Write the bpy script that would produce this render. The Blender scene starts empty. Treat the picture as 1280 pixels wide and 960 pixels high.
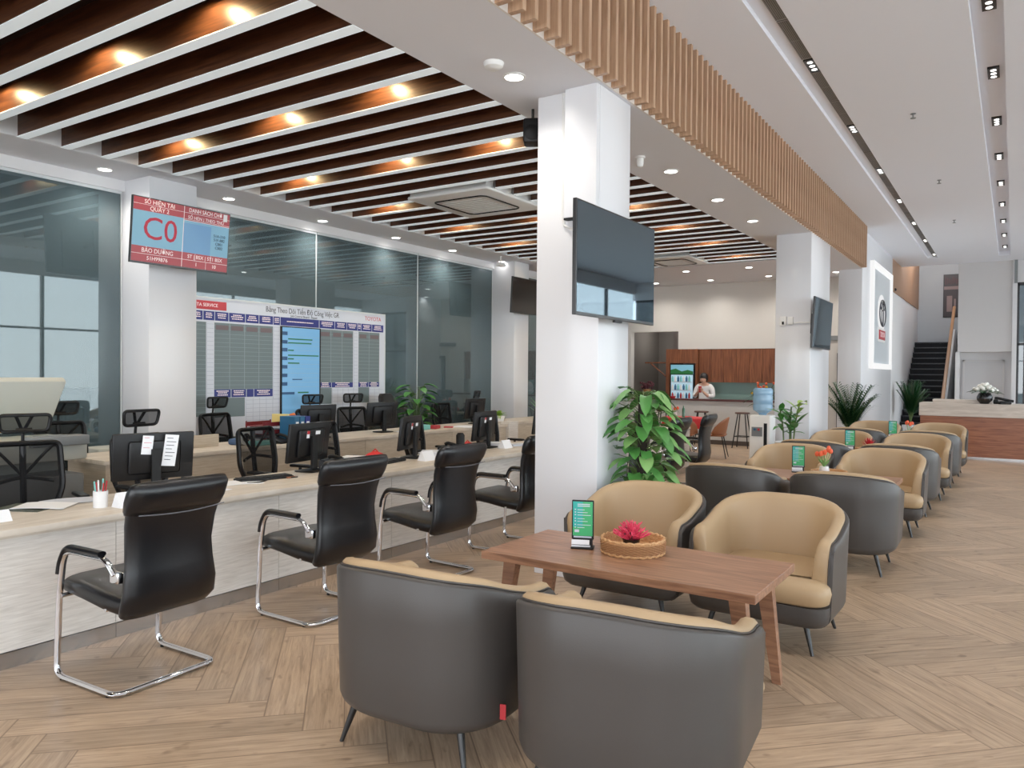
import bpy, bmesh, math, random
from mathutils import Vector, Matrix, noise
random.seed(7)
PI = math.pi
C = bpy.context.scene.collection

# ------------------------------------------------------------------ materials
def srgb(r, g, b):
    f = lambda c: (c/12.92 if c <= .04045 else ((c+.055)/1.055)**2.4)
    return (f(r/255), f(g/255), f(b/255), 1)
def mat(name, col, rough=.5, metal=0, spec=.5, emit=None, es=0, alpha=1, coat=0, bump=0, bscale=60, vary=0, vscale=6):
    m = bpy.data.materials.new(name); m.use_nodes = True
    nt = m.node_tree; b = nt.nodes['Principled BSDF']
    b.inputs['Base Color'].default_value = col
    b.inputs['Roughness'].default_value = rough
    b.inputs['Metallic'].default_value = metal
    b.inputs['Specular IOR Level'].default_value = spec
    b.inputs['Coat Weight'].default_value = coat
    b.inputs['Alpha'].default_value = alpha
    if emit: b.inputs['Emission Color'].default_value = emit; b.inputs['Emission Strength'].default_value = es
    if bump or vary:
        tc = nt.nodes.new('ShaderNodeTexCoord'); n = nt.nodes.new('ShaderNodeTexNoise')
        n.inputs['Scale'].default_value = bscale if bump else vscale; n.inputs['Detail'].default_value = 3
        nt.links.new(tc.outputs['Object'], n.inputs['Vector'])
        if bump:
            bp = nt.nodes.new('ShaderNodeBump'); bp.inputs['Strength'].default_value = bump; bp.inputs['Distance'].default_value = .01
            nt.links.new(n.outputs['Fac'], bp.inputs['Height']); nt.links.new(bp.outputs['Normal'], b.inputs['Normal'])
        if vary:
            n2 = nt.nodes.new('ShaderNodeTexNoise'); n2.inputs['Scale'].default_value = vscale
            nt.links.new(tc.outputs['Object'], n2.inputs['Vector'])
            mx = nt.nodes.new('ShaderNodeMix'); mx.data_type = 'RGBA'
            mx.inputs[6].default_value = tuple(c*(1-vary) for c in col[:3])+(1,)
            mx.inputs[7].default_value = tuple(min(1, c*(1+vary)) for c in col[:3])+(1,)
            nt.links.new(n2.outputs['Fac'], mx.inputs[0]); nt.links.new(mx.outputs[2], b.inputs['Base Color'])
    return m
def wood(name, c1, c2, scale=(1, 12, 12), rough=.4, spec=.5, grain=4, coord='Object'):
    m = bpy.data.materials.new(name); m.use_nodes = True
    nt = m.node_tree; b = nt.nodes['Principled BSDF']; N = nt.nodes.new; L = nt.links.new
    tc = N('ShaderNodeTexCoord'); mp = N('ShaderNodeMapping'); mp.inputs['Scale'].default_value = scale
    L(tc.outputs[coord], mp.inputs['Vector'])
    n = N('ShaderNodeTexNoise'); n.inputs['Scale'].default_value = grain; n.inputs['Detail'].default_value = 6; n.inputs['Distortion'].default_value = .6
    L(mp.outputs['Vector'], n.inputs['Vector'])
    cr = N('ShaderNodeValToRGB'); cr.color_ramp.elements[0].position = .3; cr.color_ramp.elements[1].position = .7
    cr.color_ramp.elements[0].color = c1; cr.color_ramp.elements[1].color = c2
    L(n.outputs['Fac'], cr.inputs['Fac']); L(cr.outputs['Color'], b.inputs['Base Color'])
    b.inputs['Roughness'].default_value = rough; b.inputs['Specular IOR Level'].default_value = spec
    return m
def emis(name, col, s):
    m = bpy.data.materials.new(name); m.use_nodes = True
    b = m.node_tree.nodes['Principled BSDF']
    b.inputs['Base Color'].default_value = (0, 0, 0, 1); b.inputs['Emission Color'].default_value = col; b.inputs['Emission Strength'].default_value = s
    return m
def glassy(name, tint, gloss, grough=.02, gcol=(1, 1, 1, 1), film=None, fk=.5, fres=.6):
    m = bpy.data.materials.new(name); m.use_nodes = True
    nt = m.node_tree; N = nt.nodes.new; L = nt.links.new
    for n in list(nt.nodes): nt.nodes.remove(n)
    o = N('ShaderNodeOutputMaterial'); mx = N('ShaderNodeMixShader'); t = N('ShaderNodeBsdfTransparent'); g = N('ShaderNodeBsdfGlossy')
    t.inputs['Color'].default_value = tint; g.inputs['Roughness'].default_value = grough; g.inputs['Color'].default_value = gcol
    lw = N('ShaderNodeLayerWeight'); lw.inputs['Blend'].default_value = .35
    ma = N('ShaderNodeMath'); ma.operation = 'MULTIPLY_ADD'; ma.inputs[1].default_value = fres; ma.inputs[2].default_value = gloss
    L(lw.outputs['Fresnel'], ma.inputs[0]); L(ma.outputs[0], mx.inputs[0])
    base = t.outputs[0]
    if film:
        df = N('ShaderNodeBsdfDiffuse'); df.inputs['Color'].default_value = film; m2 = N('ShaderNodeMixShader'); m2.inputs[0].default_value = fk
        L(t.outputs[0], m2.inputs[1]); L(df.outputs[0], m2.inputs[2]); base = m2.outputs[0]
    L(base, mx.inputs[1]); L(g.outputs[0], mx.inputs[2]); L(mx.outputs[0], o.inputs['Surface'])
    return m

def floor_mat():
    m = bpy.data.materials.new('oak_herringbone_floor'); m.use_nodes = True
    nt = m.node_tree; b = nt.nodes['Principled BSDF']; N = nt.nodes.new; L = nt.links.new
    def M(op, a, c=None, d=None):
        n = N('ShaderNodeMath'); n.operation = op
        for i, v in enumerate((a, c, d)):
            if v is None: continue
            if isinstance(v, (int, float)): n.inputs[i].default_value = v
            else: L(v, n.inputs[i])
        return n.outputs[0]
    W = .18; n_ = 6
    tc = N('ShaderNodeTexCoord'); mp = N('ShaderNodeMapping'); mp.inputs['Rotation'].default_value = (0, 0, PI/4)
    mp.inputs['Location'].default_value = (.3, .1, 0)
    mp.inputs['Scale'].default_value = (1/W, 1/W, 1)
    L(tc.outputs['Object'], mp.inputs['Vector'])
    s = N('ShaderNodeSeparateXYZ'); L(mp.outputs['Vector'], s.inputs[0])
    u, v = s.outputs[0], s.outputs[1]
    i, j = M('FLOOR', u), M('FLOOR', v)
    k = M('FLOORED_MODULO', M('SUBTRACT', i, j), 2*n_)
    hor = M('LESS_THAN', k, n_ - .5)
    ver = M('SUBTRACT', 1, hor)
    hu = M('SUBTRACT', u, M('SUBTRACT', i, k)); hv = M('SUBTRACT', v, j)
    j0 = M('SUBTRACT', j, M('SUBTRACT', 2*n_-1, k))
    vu = M('SUBTRACT', v, j0); vv = M('SUBTRACT', u, i)
    a = M('ADD', M('MULTIPLY', hu, hor), M('MULTIPLY', vu, ver))      # along plank 0..n
    c = M('ADD', M('MULTIPLY', hv, hor), M('MULTIPLY', vv, ver))      # across 0..1
    idx = M('ADD', M('MULTIPLY', M('SUBTRACT', i, k), hor), M('MULTIPLY', i, ver))
    idy = M('ADD', M('ADD', M('MULTIPLY', j, hor), M('MULTIPLY', j0, ver)), M('MULTIPLY', hor, 57.3))
    cid = N('ShaderNodeCombineXYZ'); L(idx, cid.inputs[0]); L(idy, cid.inputs[1])
    wn = N('ShaderNodeTexWhiteNoise'); wn.noise_dimensions = '2D'; L(cid.outputs[0], wn.inputs['Vector'])
    cv = N('ShaderNodeCombineXYZ'); L(M('MULTIPLY', a, .35), cv.inputs[0]); L(M('MULTIPLY', c, 5.5), cv.inputs[1]); L(M('MULTIPLY', wn.outputs['Value'], 60), cv.inputs[2])
    n1 = N('ShaderNodeTexNoise'); n1.inputs['Scale'].default_value = 1.6; n1.inputs['Detail'].default_value = 8; n1.inputs['Roughness'].default_value = .65; n1.inputs['Distortion'].default_value = .9
    L(cv.outputs[0], n1.inputs['Vector'])
    cr = N('ShaderNodeValToRGB'); e = cr.color_ramp.elements
    e[0].position = .27; e[0].color = srgb(126, 102, 80); e[1].position = .72; e[1].color = srgb(200, 174, 144)
    x = e.new(.45); x.color = srgb(170, 143, 116); x = e.new(.56); x.color = srgb(184, 156, 128)
    L(n1.outputs['Fac'], cr.inputs['Fac'])
    # knots
    cv2 = N('ShaderNodeCombineXYZ'); L(M('MULTIPLY', a, .8), cv2.inputs[0]); L(M('MULTIPLY', c, 1.6), cv2.inputs[1]); L(M('MULTIPLY', wn.outputs['Value'], 31), cv2.inputs[2])
    n2 = N('ShaderNodeTexNoise'); n2.inputs['Scale'].default_value = 1.5; n2.inputs['Detail'].default_value = 2; L(cv2.outputs[0], n2.inputs['Vector'])
    kn = N('ShaderNodeMapRange'); kn.inputs[1].default_value = .66; kn.inputs[2].default_value = .74; L(n2.outputs['Fac'], kn.inputs[0])
    mk = N('ShaderNodeMix'); mk.data_type = 'RGBA'; mk.inputs[7].default_value = srgb(98, 70, 48)
    L(M('MULTIPLY', kn.outputs[0], .55), mk.inputs[0]); L(cr.outputs['Color'], mk.inputs[6])
    # tone per plank
    hs = N('ShaderNodeHueSaturation'); L(M('MULTIPLY_ADD', wn.outputs['Value'], .24, .8), hs.inputs['Value']); L(mk.outputs[2], hs.inputs['Color'])
    # joints
    ec = M('MINIMUM', c, M('SUBTRACT', 1, c)); ea = M('MINIMUM', a, M('SUBTRACT', n_, a))
    ed = M('MINIMUM', ec, ea)
    jn = N('ShaderNodeMapRange'); jn.inputs[1].default_value = .006; jn.inputs[2].default_value = .028; L(ed, jn.inputs[0])
    mj = N('ShaderNodeMix'); mj.data_type = 'RGBA'; mj.inputs[6].default_value = srgb(118, 94, 72)
    L(jn.outputs[0], mj.inputs[0]); L(hs.outputs['Color'], mj.inputs[7]); L(mj.outputs[2], b.inputs['Base Color'])
    b.inputs['Roughness'].default_value = .36; b.inputs['Specular IOR Level'].default_value = .45
    bp = N('ShaderNodeBump'); bp.inputs['Strength'].default_value = .12; bp.inputs['Distance'].default_value = .002
    L(n1.outputs['Fac'], bp.inputs['Height']); L(bp.outputs['Normal'], b.inputs['Normal'])
    return m

white = mat('white_paint', srgb(226, 226, 228), .55, spec=.3)
white_g = mat('white_gloss_pillar', srgb(228, 229, 233), .22, spec=.5)
ceil_w = mat('ceiling_paint', srgb(238, 239, 246), .8, spec=.2)
soff_w = mat('soffit_paint', srgb(226, 226, 231), .75, spec=.2)
wall_warm = mat('warm_white_wall', srgb(214, 209, 202), .7, spec=.2)
grey_wall = mat('grey_wall', srgb(168, 172, 176), .7, spec=.2)
box_grey = mat('pale_grey_wall', srgb(206, 204, 204), .7, spec=.2)
dark_room = mat('store_room_wall', srgb(120, 114, 108), .8, spec=.2)
recess_m = mat('recess_dark', srgb(40, 26, 22), .9, spec=.1)
slat_m = wood('dark_walnut_baffle', srgb(54, 30, 22), srgb(98, 60, 38), (1, 18, 18), .33, .5, 3)
slat_w = mat('white_baffle_edge_glow', srgb(232, 240, 242), .5, emit=(.85, .95, 1, 1), es=.28)  # faint emission put into the paint to brighten the baffle undersides
oak_f = wood('oak_batten', srgb(168, 132, 104), srgb(196, 160, 130), (14, 14, 1), .5, .3, 3)
oak_back = mat('batten_backing', srgb(224, 216, 208), .6)
walnut = wood('walnut_top', srgb(112, 74, 54), srgb(166, 120, 90), (1.2, 14, 14), .38, .45, 3)
walnut_v = wood('walnut_cabinet', srgb(92, 50, 32), srgb(142, 86, 56), (16, 16, 1), .5, .3, 2.5)
desk_wood = wood('reception_wood', srgb(120, 66, 44), srgb(166, 104, 72), (1, 1, 14), .35, .4, 2.5)
ash = wood('pale_ash_laminate', srgb(200, 194, 186), srgb(226, 221, 214), (1, 2.2, 34), .45, .35, 2.5)
ash_top = wood('ash_worktop', srgb(190, 178, 162), srgb(218, 208, 194), (6, 1, 1), .4, .4, 3)
beige_lam = wood('beige_laminate', srgb(178, 164, 144), srgb(200, 188, 170), (1, 2.2, 30), .45, .35, 3)
marble = wood('travertine', srgb(186, 172, 158), srgb(216, 204, 192), (1, 1, 9), .3, .4, 3)
steel = mat('brushed_steel', srgb(190, 190, 190), .22, 1)
chrome = mat('chrome', srgb(225, 225, 228), .07, 1)
black_l = mat('black_leather', srgb(9, 10, 14), .3, spec=.42, bump=.06, bscale=180)
black_p = mat('black_plastic', srgb(12, 12, 14), .42, spec=.3)
black_s = mat('black_satin', srgb(8, 8, 9), .55, spec=.3)
black_m = mat('black_metal', srgb(20, 19, 19), .4, spec=.5)
grey_lea = mat('grey_leather', srgb(66, 62, 59), .38, spec=.32, bump=.05, bscale=220)
tan_lea = mat('tan_leather', srgb(172, 144, 109), .46, spec=.35, bump=.05, bscale=220, vary=.04, vscale=3)
piping = mat('dark_piping', srgb(60, 54, 50), .5)
glass_t = glassy('tinted_partition_glass', (.50, .62, .66, 1), .07, .015, (.86, .95, .97, 1), (.085, .125, .14, 1), .66, .45)
glass_c = glassy('clear_glass', (.86, .94, .95, 1), .05)
glass_edge = mat('glass_edge', srgb(170, 190, 192), .2)
frame_al = mat('white_aluminium', srgb(214, 220, 222), .35)
frame_dk = mat('dark_frame', srgb(48, 48, 52), .4)
scr_gloss = glassy('screen_gloss', (0, 0, 0, 1), .3, .02, (.46, .58, .66, 1))
trough_e = emis('trough_lamp', (1, .96, .9, 1), 5)
scr_black = mat('black_screen', srgb(14, 9, 7), .08, spec=.45)
tv_rim = mat('tv_rim', srgb(26, 26, 28), .3)
down_e = emis('downlight_glow', (1, .96, .9, 1), 14)
warm_e = emis('warm_lamp', (1, .88, .7, 1), 6)
grille_m = mat('grille_dark', srgb(96, 92, 90), .6)
grille_l = mat('grille_fins', srgb(150, 146, 143), .5)
plast_w = mat('white_plastic', srgb(232, 232, 230), .4)
plast_g = mat('grey_plastic', srgb(120, 124, 126), .45)
plast_b = mat('beige_plastic', srgb(196, 198, 188), .5)
paper = mat('paper_white', srgb(236, 238, 242), .7)
paper2 = mat('paper_grey', srgb(196, 202, 214), .7)
red_m = mat('red_plastic', srgb(176, 28, 38), .45)
redcloth = mat('red_tablecloth', srgb(206, 36, 38), .7)
maroon = mat('maroon_box', srgb(112, 24, 30), .5)
blue_m = mat('blue_binder', srgb(28, 92, 132), .45)
navy = mat('board_navy', srgb(34, 44, 122), .5)
teal_f = mat('teal_plastic', srgb(120, 196, 190), .4)
yellow_m = mat('yellow_paper', srgb(226, 206, 120), .6)
orange_m = mat('orange_thing', srgb(232, 120, 60), .5)
green_bar = mat('green_bar', srgb(24, 116, 70), .5)
board_w = mat('board_white', srgb(214, 220, 232), .4)
board_g = mat('board_grey', srgb(106, 122, 126), .5)
board_gl = mat('board_grid_line', srgb(140, 156, 160), .5)
board_l = mat('board_line', srgb(178, 186, 202), .5)
scr_blue = mat('screen_blue', srgb(92, 146, 190), .25, emit=srgb(120, 178, 220), es=.35)
tv_red = mat('tv_red', srgb(150, 26, 40), .3, emit=srgb(150, 26, 40), es=.2)
tv_blue = mat('tv_blue', srgb(104, 158, 188), .3, emit=srgb(110, 166, 200), es=.2)
tv_blue2 = mat('tv_blue_deep', srgb(84, 136, 182), .3, emit=srgb(90, 146, 196), es=.2)
txt_white = mat('white_ink', srgb(228, 210, 212), .5, emit=(1, .9, .9, 1), es=.25)
txt_red = mat('red_ink', srgb(170, 30, 56), .5, emit=srgb(170, 30, 56), es=.15)
txt_dark = mat('dark_ink', srgb(40, 44, 60), .6)
sign_teal = mat('sign_teal', srgb(30, 150, 140), .3, emit=srgb(30, 150, 140), es=.25)
sign_green = mat('sign_green', srgb(50, 150, 92), .3, emit=srgb(50, 150, 92), es=.25)
rattan = mat('rattan', srgb(196, 146, 96), .6, bump=.9, bscale=90, vary=.2, vscale=60)
rattan_d = mat('rattan_dark', srgb(150, 102, 62), .6)
leaf_m = mat('leaf_green', srgb(70, 130, 58), .4, spec=.4, vary=.35, vscale=9)
leaf_d = mat('leaf_dark', srgb(28, 74, 38), .45, spec=.35, vary=.35, vscale=9)
leaf_l = mat('leaf_lime', srgb(150, 186, 76), .4, spec=.4, vary=.2, vscale=9)
leaf_y = mat('leaf_mid', srgb(116, 164, 90), .4, spec=.4, vary=.3, vscale=9)
stem_m = mat('stem_green', srgb(86, 110, 58), .6)
pole_m = mat('coir_pole', srgb(40, 32, 26), .95)
soil = mat('soil', srgb(48, 36, 28), .95)
pink_f = mat('pink_petals', srgb(216, 62, 92), .5, vary=.2, vscale=40)
red_f = mat('red_petals', srgb(190, 40, 52), .5)
orange_f = mat('orange_petals', srgb(238, 96, 56), .5)
white_f = mat('white_petals', srgb(240, 240, 232), .6)
pot_w = mat('white_ceramic', srgb(232, 232, 232), .3)
pot_b = mat('black_ceramic', srgb(18, 18, 20), .15)
mint = mat('mint_backsplash', srgb(150, 186, 176), .15, spec=.6)
bar_top = mat('maroon_bar_top', srgb(82, 40, 38), .3)
skin_m = mat('skin', srgb(206, 158, 132), .55)
shirt_m = mat('white_shirt', srgb(232, 230, 228), .8)
hair_m = mat('black_hair', srgb(20, 17, 17), .5)
water_b = glassy('water_bottle', (.62, .80, .95, 1), .10, .05, (.8, .92, 1, 1))
brown_l = mat('brown_leather', srgb(150, 92, 60), .45)
navy_l = mat('navy_leather', srgb(26, 34, 52), .4)
stair_m = mat('black_granite', srgb(10, 11, 15), .5, spec=.18)
oak_rail = mat('oak_rail', srgb(160, 118, 84), .4)
def meshmat(name, a=.62, sc=420):
    m = mat(name, srgb(12, 12, 14), .8, alpha=a, spec=.2); return m
mesh_m = meshmat('chair_mesh', .8)
FLOOR = floor_mat()

# ------------------------------------------------------------------ builder
def rot_to(d):
    return Vector(d).normalized().to_track_quat('Z', 'Y').to_matrix()
class B:
    def __init__(s): s.v = []; s.f = []; s.mi = []; s.cur = 0
    def add(s, vs, fs):
        o = len(s.v); s.v += [tuple(v) for v in vs]; s.f += [tuple(o+i for i in f) for f in fs]; s.mi += [s.cur]*len(fs); return s
    def use(s, i): s.cur = i; return s
    def box(s, x0, x1, y0, y1, z0, z1, M=None):
        vs = [Vector((x, y, z)) for z in (z0, z1) for y in (y0, y1) for x in (x0, x1)]
        if M: vs = [M @ v for v in vs]
        return s.add(vs, [(0, 2, 3, 1), (4, 5, 7, 6), (0, 1, 5, 4), (2, 6, 7, 3), (0, 4, 6, 2), (1, 3, 7, 5)])
    def rbox(s, x0, x1, y0, y1, z0, z1, r=.01, M=None, seg=3):
        """box with rounded vertical and softened horizontal edges"""
        def ring(ins, z):
            pts = []
            rr = max(r-ins*.3, .001)
            for cx, cy, a0 in ((x1-r, y1-r, 0), (x0+r, y1-r, PI/2), (x0+r, y0+r, PI), (x1-r, y0+r, 1.5*PI)):
                for k in range(seg+1):
                    a = a0+PI/2*k/seg
                    pts.append(Vector((cx+(r-ins)*math.cos(a), cy+(r-ins)*math.sin(a), z)))
            return pts
        q = min(r, (z1-z0)*.45)
        secs = []
        for t in (0, .5, 1): 
            a = PI/2*t; secs.append(ring(r*.9*(1-math.sin(a)) if True else 0, z0+q*(1-math.cos(a))))
        for t in (1, .5, 0):
            a = PI/2*t; secs.append(ring(r*.9*(1-math.sin(a)), z1-q*(1-math.cos(a))))
        if M: secs = [[M @ p for p in k] for k in secs]
        return s.loft(secs, True, True)
    def loft(s, secs, closed=True, caps=True, loop=False):
        n = len(secs[0]); vs = [p for k in secs for p in k]; fs = []
        m = len(secs)
        for i in range(m if loop else m-1):
            i2 = (i+1) % m
            for j in range(n if closed else n-1):
                j2 = (j+1) % n
                fs.append((i*n+j, i*n+j2, i2*n+j2, i2*n+j))
        if caps and closed and not loop:
            fs.append(tuple(reversed(range(n)))); fs.append(tuple((m-1)*n+j for j in range(n)))
        return s.add(vs, fs)
    def tube(s, pts, r, seg=8, closed=False, caps=True, flat=None):
        pts = [Vector(p) for p in pts]; n = len(pts)
        rs = r if isinstance(r, (list, tuple)) else [r]*n
        secs = []; up = None
        for i in range(n):
            if closed: t = pts[(i+1) % n]-pts[i-1]
            else: t = pts[min(i+1, n-1)]-pts[max(i-1, 0)]
            if t.length < 1e-9: t = Vector((0, 0, 1))
            t.normalize()
            if up is None:
                up = Vector((0, 0, 1)) if abs(t.z) < .9 else Vector((1, 0, 0))
            up = (up-t*up.dot(t))
            if up.length < 1e-6: up = Vector((1, 0, 0))
            up.normalize(); sd = t.cross(up)
            fx, fy = flat if flat else (1, 1)
            secs.append([pts[i]+(sd*math.cos(a)*fx+up*math.sin(a)*fy)*rs[i] for a in [2*PI*k/seg for k in range(seg)]])
        return s.loft(secs, True, caps, closed)
    def cyl(s, p0, p1, r0, r1=None, seg=14):
        return s.tube([p0, p1], [r0, r0 if r1 is None else r1], seg)
    def lathe(s, prof, seg=24, c=(0, 0, 0), M=None, closed=False):
        c = Vector(c); secs = []
        for k in range(seg):
            a = 2*PI*k/seg
            ps = [Vector((c.x+r*math.cos(a), c.y+r*math.sin(a), c.z+z)) for r, z in prof]
            if M: ps = [M @ p for p in ps]
            secs.append(ps)
        return s.loft([list(reversed(q)) for q in secs], closed, False, True)
    def ball(s, c, r, seg=12, rings=7, sc=(1, 1, 1), M=None):
        prof = [(r*math.sin(PI*i/rings), -r*math.cos(PI*i/rings)) for i in range(rings+1)]
        prof = [(max(a, 1e-4), b) for a, b in prof]
        T = Matrix.Translation(Vector(c)) @ (M.to_4x4() if M else Matrix.Identity(4)) @ Matrix.Diagonal((*sc, 1))
        return s.lathe(prof, seg, (0, 0, 0), T)
    def prism(s, poly, z0, z1, M=None):
        a = [Vector((x, y, z0)) for x, y in poly]; b = [Vector((x, y, z1)) for x, y in poly]
        if M: a = [M @ p for p in a]; b = [M @ p for p in b]
        return s.loft([a, b])
    def quad(s, *p): return s.add([Vector(q) for q in p], [tuple(range(len(p)))])
    def build(s, name, m, parent=None, smooth=False, bevel=0, sub=0, ang=40):
        me = bpy.data.meshes.new(name); me.from_pydata(s.v, [], s.f)
        for mm in (m if isinstance(m, (list, tuple)) else [m]): me.materials.append(mm)
        for p, i in zip(me.polygons, s.mi): p.material_index = i
        me.validate(); me.update()
        bm = bmesh.new(); bm.from_mesh(me); bmesh.ops.recalc_face_normals(bm, faces=bm.faces); bm.to_mesh(me); bm.free()
        if smooth:
            for p in me.polygons: p.use_smooth = True
            try: me.set_sharp_from_angle(angle=math.radians(ang))
            except Exception: pass
        o = bpy.data.objects.new(name, me); C.objects.link(o)
        if parent: o.parent = parent
        if bevel:
            b = o.modifiers.new('b', 'BEVEL'); b.width = bevel; b.segments = 2; b.limit_method = 'ANGLE'
        if sub:
            b = o.modifiers.new('s', 'SUBSURF'); b.levels = sub; b.render_levels = sub
        return o

def tag(o, label=None, cat=None, group=None, kind=None):
    if label: o['label'] = label
    if cat: o['category'] = cat
    if group: o['group'] = group
    if kind: o['kind'] = kind
    return o
def thing(name, label, cat, loc=(0, 0, 0), rz=0, group=None):
    o = bpy.data.objects.new(name, None); C.objects.link(o); o.empty_display_size = .1
    o.location = loc; o.rotation_euler = (0, 0, rz); return tag(o, label, cat, group)
def struct(o): o['kind'] = 'structure'; return o
def place(o, loc, rz=0, rx=0):
    o.location = loc; o.rotation_euler = (rx, 0, rz); return o
KIDS = {}
def dup(root, loc, rz=0, label=None, group=None, hide=()):
    r = root.copy(); C.objects.link(r); r.location = loc; r.rotation_euler = (root.rotation_euler.x, 0, rz)
    if label: r['label'] = label
    if group: r['group'] = group
    for ch in list(root.children):
        c = ch.copy(); C.objects.link(c); c.parent = r
        for g in list(ch.children):
            d = g.copy(); C.objects.link(d); d.parent = c
    return r
def text(name, body, size, m, parent=None, M=None, align='CENTER', ext=.0008, fit=None):
    cu = bpy.data.curves.new(name, 'FONT'); cu.body = body; cu.size = size; cu.align_x = align; cu.align_y = 'CENTER'; cu.extrude = ext
    cu.resolution_u = 3
    t = bpy.data.objects.new(name, cu); C.objects.link(t)
    dg = bpy.context.evaluated_depsgraph_get(); me = bpy.data.meshes.new_from_object(t.evaluated_get(dg))
    bpy.data.objects.remove(t); bpy.data.curves.remove(cu)
    if fit and me.vertices:
        w = max(v.co.x for v in me.vertices)-min(v.co.x for v in me.vertices)
        if w > fit: me.transform(Matrix.Diagonal((fit/w, 1, 1, 1)))
    if M: me.transform(M)
    me.materials.clear(); me.materials.append(m)
    o = bpy.data.objects.new(name, me); C.objects.link(o)
    if parent: o.parent = parent
    return o
# text facing +X (reads along +Y):
FX = Matrix(((0, 0, 1, 0), (1, 0, 0, 0), (0, 1, 0, 0), (0, 0, 0, 1)))
def at(M, x, y, z): return Matrix.Translation((x, y, z)) @ M
# text facing -Y (reads along +X)
FY = Matrix(((1, 0, 0, 0), (0, 0, -1, 0), (0, 1, 0, 0), (0, 0, 0, 1)))
# ------------------------------------------------------------------ camera
cam = bpy.data.cameras.new('camera'); cam.sensor_width = 36; cam.lens = 961/1280*36; cam.clip_end = 300
co = bpy.data.objects.new('camera', cam); C.objects.link(co)
co.matrix_world = Matrix.Translation((0, 0, 1.58)) @ Matrix.Rotation(math.atan(626.9/961.1), 4, 'Z') @ Matrix.Rotation(PI/2-math.atan(13.3/961), 4, 'X') @ Matrix.Rotation(math.atan(.0085), 4, 'Z')
bpy.context.scene.camera = co

# ------------------------------------------------------------------ room shell
H1, H2 = 3.75, 4.57
XG = -8.62
b = B(); b.box(-13, 5.6, -6, 30, -.1, 0); struct(b.build('floor', FLOOR))
# upper ceiling with two light troughs
b = B()
xs = [(-2.6, -1.86), (-1.63, -.347), (-.11, 5.6)]
for a, c in xs: b.box(a, c, -6, 23.4, H2, H2+.12)
b.box(-1.86, -1.63, -6, 23.4, H2+.05, H2+.17); b.box(-1.86, -1.63, 22.0, 23.4, H2, H2+.12)
b.box(-.347, -.11, -6, 23.4, H2+.11, H2+.2); b.box(-.347, -.11, 22.4, 23.4, H2, H2+.12)

struct(b.build('ceiling', ceil_w))
# lower soffits
b = B()
b.box(-3.49, -2.6, -6, 17.9, H1, H1+.82)
b.box(XG-.1, -7.83, -6, 17.9, H1, H1+.3)
b.box(-7.83, -3.49, 14.78, 17.9, H1, H1+.3)
struct(b.build('ceiling_soffit', soff_w))
b = B(); b.box(-7.83, -3.49, -6, 14.78, H1+.22, H1+.3); struct(b.build('ceiling_recess', recess_m))
b = B(); b.box(-7.83, -7.81, -6, 14.78, H1+.002, H1+.22); struct(b.build('trim_1', white))
# header over left glass
b = B(); b.box(XG-.1, XG+.04, -6, 17.9, 3.63, H1); struct(b.build('wall_left', white))
# left glass wall (behind it a dim room)
gl = [(-2.0, 1.9), (1.93, 4.95), (5.6, 7.9), (7.93, 10.2), (10.23, 12.46), (13.02, 15.4), (15.43, 17.9)]
for k, (a, c) in enumerate(gl):
    b = B(); b.box(XG-.012, XG, a, c, .02, 3.63); w = struct(b.build('window_%d' % (k+1), glass_t))
    b = B(); b.box(XG-.012, XG+.004, c+.008, c+.02, 0, 3.63); b.box(XG-.02, XG+.01, a, c, 0, .03); b.box(XG-.02, XG+.01, a, c, 3.6, 3.63)
    b.build('window_frame', frame_al, w)
b = B(); b.box(-11.2, -11.1, -6, 18, 0, 3.75); struct(b.build('wall_left_inner', grey_wall))
b = B(); b.box(-11.2, XG-.1, -6, 18, 3.7, 3.8); struct(b.build('ceiling_inner', grey_wall))
# front end behind camera side of the office: solid wall piece
b = B(); b.box(-11.2, -8.6, -6.1, -6, 0, 3.8); struct(b.build('wall_front', white))
# back wall, y = 17.9
b = B()
b.box(-11.2, -8.1, 17.9, 18.1, 0, H1)
b.box(-8.1, -6.85, 17.9, 18.1, 2.64, H1)
b.box(-6.85, -3.22, 17.9, 18.1, 2.2, H1)
b.box(-6.85, -3.3, 18.25, 18.4, 0, 2.2)
b.box(-3.9, -3.22, 17.9, 18.1, 0, 2.2)
b.box(-3.22, -2.7, 17.9, 18.1, 2.08, H1)
struct(b.build('wall_back', wall_warm))
b = B(); b.box(-8.4, -6.85, 20.2, 20.3, 0, 3); b.box(-8.4, -8.3, 18.1, 20.2, 0, 3); b.box(-6.85, -6.8, 18.31, 20.2, 0, 3); b.box(-7.13, -6.85, 18.26, 18.31, 0, 3); b.box(-8.4, -6.8, 18.1, 20.3, 2.9, 3)
struct(b.build('wall_store', dark_room))
# louvre strip and small lines on the wall between second and third pillars
b = B(); b.box(-3.6, -2.95, 17.86, 17.9, 2.36, 2.46); struct(b.build('trim_2', plast_g))
# door with dark frame and bright glass
b = B(); b.box(-3.22, -3.12, 17.85, 17.95, 0, 2.08); b.box(-3.22, -2.7, 17.85, 17.95, 2.0, 2.08)
d = struct(b.build('door_1', frame_dk))
b = B(); b.box(-3.12, -2.7, 17.9, 17.91, 0, 2.0); b.build('door_glass', glass_c, d)
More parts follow.
